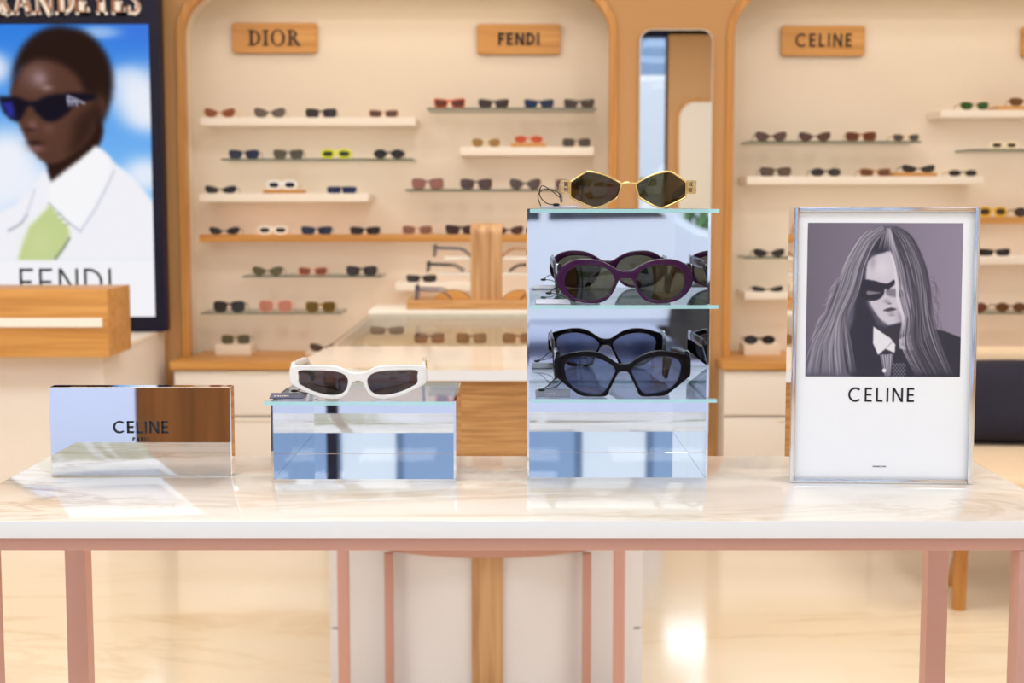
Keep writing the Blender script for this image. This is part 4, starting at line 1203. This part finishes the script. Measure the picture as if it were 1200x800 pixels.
for i in range(22):    # light crown streaks
    q_ = rnd.uniform(-1, 1); P.stroke([(592+8*q_, 84), (588+26*q_, 130+rnd.uniform(-10, 10)), (584+40*q_, 170), (580+52*q_, 225)], 2.4, (206, 202, 214), .4, 6, True)
c00 = (947, 261); c10 = (1129, 261.5); c01 = (943.8, 441); c11 = (1125.2, 441.5)
def poster_pt(x, y):
    u = (x-90)/972; v = (y-55)/967
    px = (c00[0]*(1-u)+c10[0]*u)*(1-v)+(c01[0]*(1-u)+c11[0]*u)*v
    py = (c00[1]*(1-u)+c10[1]*u)*(1-v)+(c01[1]*(1-u)+c11[1]*u)*v
    X, Z = q2(px, py); return (X, .0009, Z)
P.mesh('photo_print', vcol('photo_print'), e, poster_pt)
A, B = q2(994, 470.5), q2(1072, 454.5)
lettering('lettering', 'CELINE', A[0], B[0], A[1], B[1], .0011, .0003, M['ink'], e, .135, 'sans', .27)
A, B = q2(1023, 547.3), q2(1038, 545.8)
lettering('small_print', 'CELINE.COM', A[0], B[0], A[1], B[1], .0011, .0003, M['ink'], e, .2, 'sans', .3)

# ------------------------------------------------------------------ the four large sunglasses
def conv(pts, cx, base, k):
    return [((x-cx)/k, (base-y)/k) for x, y in pts]
def px_per_m(Y): return FPX/Y
# white pair
zw = TZ+zat(470.5, sY-.008)-TZ
Yg = sY+.012
k = 3.75*px_per_m(Yg)
out = conv([(447, 213), (470, 211), (492, 203), (528, 188), (580, 181), (700, 183), (738, 187), (750, 197), (751, 255), (737, 273), (705, 290), (645, 316), (590, 330), (535, 331), (498, 314), (478, 280), (468, 258), (447, 250)], 447, 331, k)
lens = conv([(490, 255), (497, 232), (520, 216), (560, 208), (640, 205), (706, 208), (709, 232), (708, 262), (690, 276), (640, 299), (580, 313), (530, 311), (502, 292)], 447, 331, k)
white = sglasses('white narrow angular sunglasses on the short mirrored stand', (xat(419.3, 450, Yg), Yg, zw+.0003), out, lens, M['acetate_white'], M['lens_brown'], None,
                 k=1.5, depth=.006, bev=.0016, tlen=.125, hinge=.0325, th=.0055, tw=.0022, emblem=M['gold'], rx=0.0, rz=.02)
# black pair
Yt = tY+.010
zb_ = zat(467.5, tY-.008)
k = 3.81*px_per_m(Yt)
out = conv([(500, 210), (528, 206), (560, 186), (600, 164), (655, 152), (720, 158), (780, 174), (803, 183), (808, 200), (807, 262), (795, 278), (740, 322), (690, 355), (640, 359), (578, 356), (560, 325), (540, 285), (524, 254), (512, 247), (500, 246)], 500, 359, k)
lens = conv([(537, 245), (548, 222), (580, 200), (625, 184), (680, 179), (735, 190), (760, 212), (762, 245), (748, 290), (712, 325), (660, 344), (600, 345), (576, 325), (555, 285)], 500, 359, k)
blackp = sglasses('thick black angular cat-eye sunglasses on the lower tier of the mirrored tower', (xat(730.5, 440, Yt), Yt, zb_+.0003), out, lens, M['acetate_black'], M['lens_grey'], None,
                  k=1.5, depth=.006, bev=.0016, tlen=.125, hinge=.041, th=.006, tw=.0022, emblem=M['silver'], rx=0.0, rz=.03)
# purple pair
zp_ = zat(357.5, tY-.008)
k = 4.21*px_per_m(Yt)
out = conv([(562, 538), (590, 537), (630, 514), (680, 490), (740, 480), (800, 482), (855, 502), (892, 540), (902, 580), (893, 620), (862, 660), (815, 688), (760, 700), (700, 699), (655, 682), (625, 648), (604, 605), (592, 583), (577, 578), (562, 578)], 562, 701, k)
lens = conv([(616, 595), (622, 565), (645, 535), (685, 517), (740, 510), (795, 516), (838, 538), (858, 578), (853, 625), (825, 660), (780, 680), (725, 683), (675, 672), (640, 644)], 562, 701, k)
purple = sglasses('deep purple oval sunglasses on the middle tier of the mirrored tower', (xat(733, 330, Yt), Yt, zp_+.0003), out, lens, M['acetate_purple'], M['lens_olive'], M['acetate_plum'],
                  k=1.5, depth=.006, bev=.0018, tlen=.125, hinge=.036, th=.006, tw=.0022, emblem=M['silver'], rx=0.0, rz=.03)
# gold pair
zg_ = zat(244.8, tY-.008)
k = 4.21*px_per_m(Yt)
e = empty('sunglasses', (xat(736.6, 225, Yt), Yt, zg_+.0012), 'gold wire hexagonal sunglasses on the top tier of the mirrored tower', 'sunglasses', None, .02, .03)
lens = conv([(615, 112), (640, 92), (700, 64), (765, 50), (795, 56), (855, 96), (862, 108), (862, 165), (855, 178), (800, 205), (760, 222), (735, 225), (700, 215), (650, 188), (630, 172), (618, 140)], 577, 226, k)
ln = catmull(lens, 5); lnm = [(-u, v) for u, v in ln[::-1]]
bm = bmesh.new()
for L in (ln, lnm):
    pts = [(u, 1.2*u*u, v) for u, v in L]; pts.append(pts[0]); sweep(bm, pts, .0010, .0009, 8, up=Vector((0, -1, 0)))
xb0 = lens[0][0]; zbr = (226-107)/k
sweep(bm, [(-xb0-.0005, 1.2*xb0**2, zbr-.001), (-xb0*.5, .0, zbr+.0003), (0, -.0006, zbr+.0006), (xb0*.5, .0, zbr+.0003), (xb0+.0005, 1.2*xb0**2, zbr-.001)], .0011, .0013, 8)
fix(bm); obj('frame', bm, M['gold'], e, smooth=True)
for L in (ln, lnm):
    bm = bmesh.new(); lens_plate(bm, L, .0, .001, 1.2, .0006); obj('lens', bm, M['lens_gold'], e)
for s in (-1, 1):
    xe = (862-577)/k; hz0, hz1 = (226-158)/k, (226-92)/k; xo = xe+.0105
    yy = 1.2*xe*xe
    bm = bmesh.new()          # openwork hinge plaque, built of bars
    t = .0017
    for (u0, u1, v0, v1) in ((xe+.0008, xo, hz1-t, hz1), (xe+.0008, xo, hz0, hz0+t), (xo-.004, xo, hz0+t, hz1-t), (xe+.0008, xe+.0008+t, hz0+t, hz1-t), (xe+.0025, xo-.004, (hz0+hz1)/2-.0008, (hz0+hz1)/2+.0008)):
        box(bm, min(s*u0, s*u1), max(s*u0, s*u1), yy-.002, yy+.003, v0, v1, .0004)
    bz_ = obj('hinge_plaque', bm, M['gold'], e, angle=.6)
    bm = bmesh.new()
    sweep(bm, temple_path(s*(xo-.002), (hz0+hz1)/2, yy+.003, .120, (hz0+hz1)/2-.0105, bend=.45), .0017, [.0055]*15, 8, 0, 3)
    obj('temple', bm, M['acetate_plum'], e, smooth=True)

# ------------------------------------------------------------------ price tags with cords
def tag(label, p, w, d, h, mat, cord, text=True, rz=0.0, tilt=0.0):
    """folded card lying on a tier, with its elastic cord (points relative to the card)"""
    e = empty('price_tag', p, label, 'tag', 'cord tags beside the large sunglasses', rz)
    bm = bmesh.new()
    prism(bm, [(0, .0003), (d, .0003), (d, .0012), (d*.6, h), (d*.5, h), (0, .0012)], 0, w, YZ); fix(bm)
    obj('card', bm, mat, e)
    if text:
        lt = lettering('lettering', 'CELINE', w*.12, w*.55, .0002, .0026, 0, .0003, M['letter_white'], e, .2, 'sans', .3)
        # lay the letters on the sloping face
        an = math.atan2(h-.0012, d*.5); lt.rotation_euler = (an-PI/2+.0, 0, 0); lt.location = (0, d*.12, .0012+(h-.0012)*.30)
    bm = bmesh.new()
    for c in cord: sweep(bm, catmull(c, 6, False), .00055, .00055, 6)
    obj('cord', bm, M['cord'], e, smooth=True)
    bm = bmesh.new(); bmesh.ops.create_uvsphere(bm, u_segments=10, v_segments=6, radius=.0022)
    for v in bm.verts: v.co = Vector((v.co.x*1.8+cord[0][0][0], v.co.y+cord[0][0][1], v.co.z*.7+cord[0][0][2]))
    obj('cord_knot', bm, M['cord'], e, smooth=True)
    return e
yt = tY+.004
p = Vector((xat(634, 242, yt), yt, zg_))
tag('grey card tag with looped black cord beside the gold sunglasses', p, .038, .022, .0035, M['tag_grey'],
    [[(.016, .010, .0045), (.006, .012, .006), (-.001, .014, .014), (.001, .015, .024), (.010, .015, .020), (.020, .014, .012), (.017, .013, .018), (.004, .013, .0205), (-.003, .012, .014), (.0, .010, .003)]], False)
p = Vector((xat(628, 355, yt), yt, zp_))
tag('pale card tag with black cord beside the purple sunglasses', p, .036, .030, .0045, pbr('tag_pale', rgb(206, 208, 226), .4),
    [[(.014, .013, .011), (.020, .016, .016), (.028, .020, .017), (.034, .026, .014)], [(.014, .013, .011), (.024, .010, .010), (.034, .012, .005), (.042, .006, .002)]], False)
p = Vector((xat(628, 466, yt), yt, zb_))
tag('slate card tag with white print beside the thick black sunglasses', p, .036, .034, .006, pbr('tag_slate', rgb(120, 126, 152), .4),
    [[(.006, .008, .007), (.014, .012, .012), (.022, .018, .020), (.030, .028, .028)], [(.006, .008, .007), (.020, .009, .010), (.026, .012, .014), (.032, .022, .024)]], True)
yt = sY+.012
p = Vector((xat(315.5, 468, yt), yt, zw))
tag('navy card tag with white print beside the white sunglasses', p, .036, .026, .0045, M['tag_navy'],
    [[(.024, .016, .0065), (.031, .020, .008), (.034, .028, .012)], [(.024, .016, .0065), (.036, .012, .005), (.044, .014, .003), (.050, .010, .0012)]], True)

# ================================================================== LIGHT
def area(name, loc, sx, sy, power, col, rot=(0, 0, 0), spread=PI):
    l = bpy.data.lights.new(name, 'AREA'); l.shape = 'RECTANGLE'; l.size = sx; l.size_y = sy
    l.energy = power; l.color = col; l.spread = spread
    o = bpy.data.objects.new(name, l); COL.objects.link(o); o.location = loc; o.rotation_euler = rot
    return o
WARM = (1.0, .95, .88); NEUT = (1.0, .975, .97); COOL_FILL = (.78, .88, 1.0)
for x, y in ((-1.9, -1.6), (0, -1.6), (1.9, -1.6), (-1.9, .3), (0, .3), (1.9, .3)):  # cool front row added to brighten front faces in place of window daylight
    area('ceiling_light', (x, y, ZC-.02), .8, .8, 15, COOL_FILL)
for x, y in ((-1.9, 3.0), (0, 3.0), (1.9, 3.0)):
    area('ceiling_light', (x, y, ZC-.02), .8, .8, 24, NEUT)
for x in (-2.3, -1.1, .1, 1.3, 2.5):
    area('ceiling_light', (x, 4.3, ZC-.02), .7, .7, 7, WARM)
# added fill lights under the thick shelves, brightening the niche wall below
for x0_, x1_, z_, p_ in SHELF_FILLS:
    area('shelf_fill_light', ((x0_+x1_)/2, YS+.035, z_-.004), x1_-x0_-.04, .03, p_*(x1_-x0_), (1.0, .96, .91), (math.radians(28), 0, 0))
# warm strips in the niche tops
for a, b in ((NLx0, NLx1), (NRx0, NRx1)):
    area('niche_strip_light', ((a+b)/2, YW+.10, ztop-.03), (b-a)-.5, .05, .7, (1.0, .88, .70), (math.radians(12), 0, 0))

w = bpy.data.worlds.new('sky'); S.world = w; w.use_nodes = True
nt = w.node_tree; nt.nodes.clear()
bg = nt.nodes.new('ShaderNodeBackground'); wo = nt.nodes.new('ShaderNodeOutputWorld')
bg.inputs[0].default_value = (.92, .96, 1.0, 1); bg.inputs[1].default_value = 1.6
nt.links.new(bg.outputs[0], wo.inputs[0])

S.view_settings.view_transform = 'Standard'; S.view_settings.look = 'None'
S.view_settings.exposure = 0.0; S.view_settings.gamma = 1.0; S.view_settings.use_curve_mapping = False
S.cycles.use_denoising = True
S.cycles.max_bounces = 14; S.cycles.glossy_bounces = 8; S.cycles.transparent_max_bounces = 24
S.cycles.diffuse_bounces = 5; S.cycles.sample_clamp_indirect = 6.0
S.cycles.caustics_reflective = False; S.cycles.caustics_refractive = False
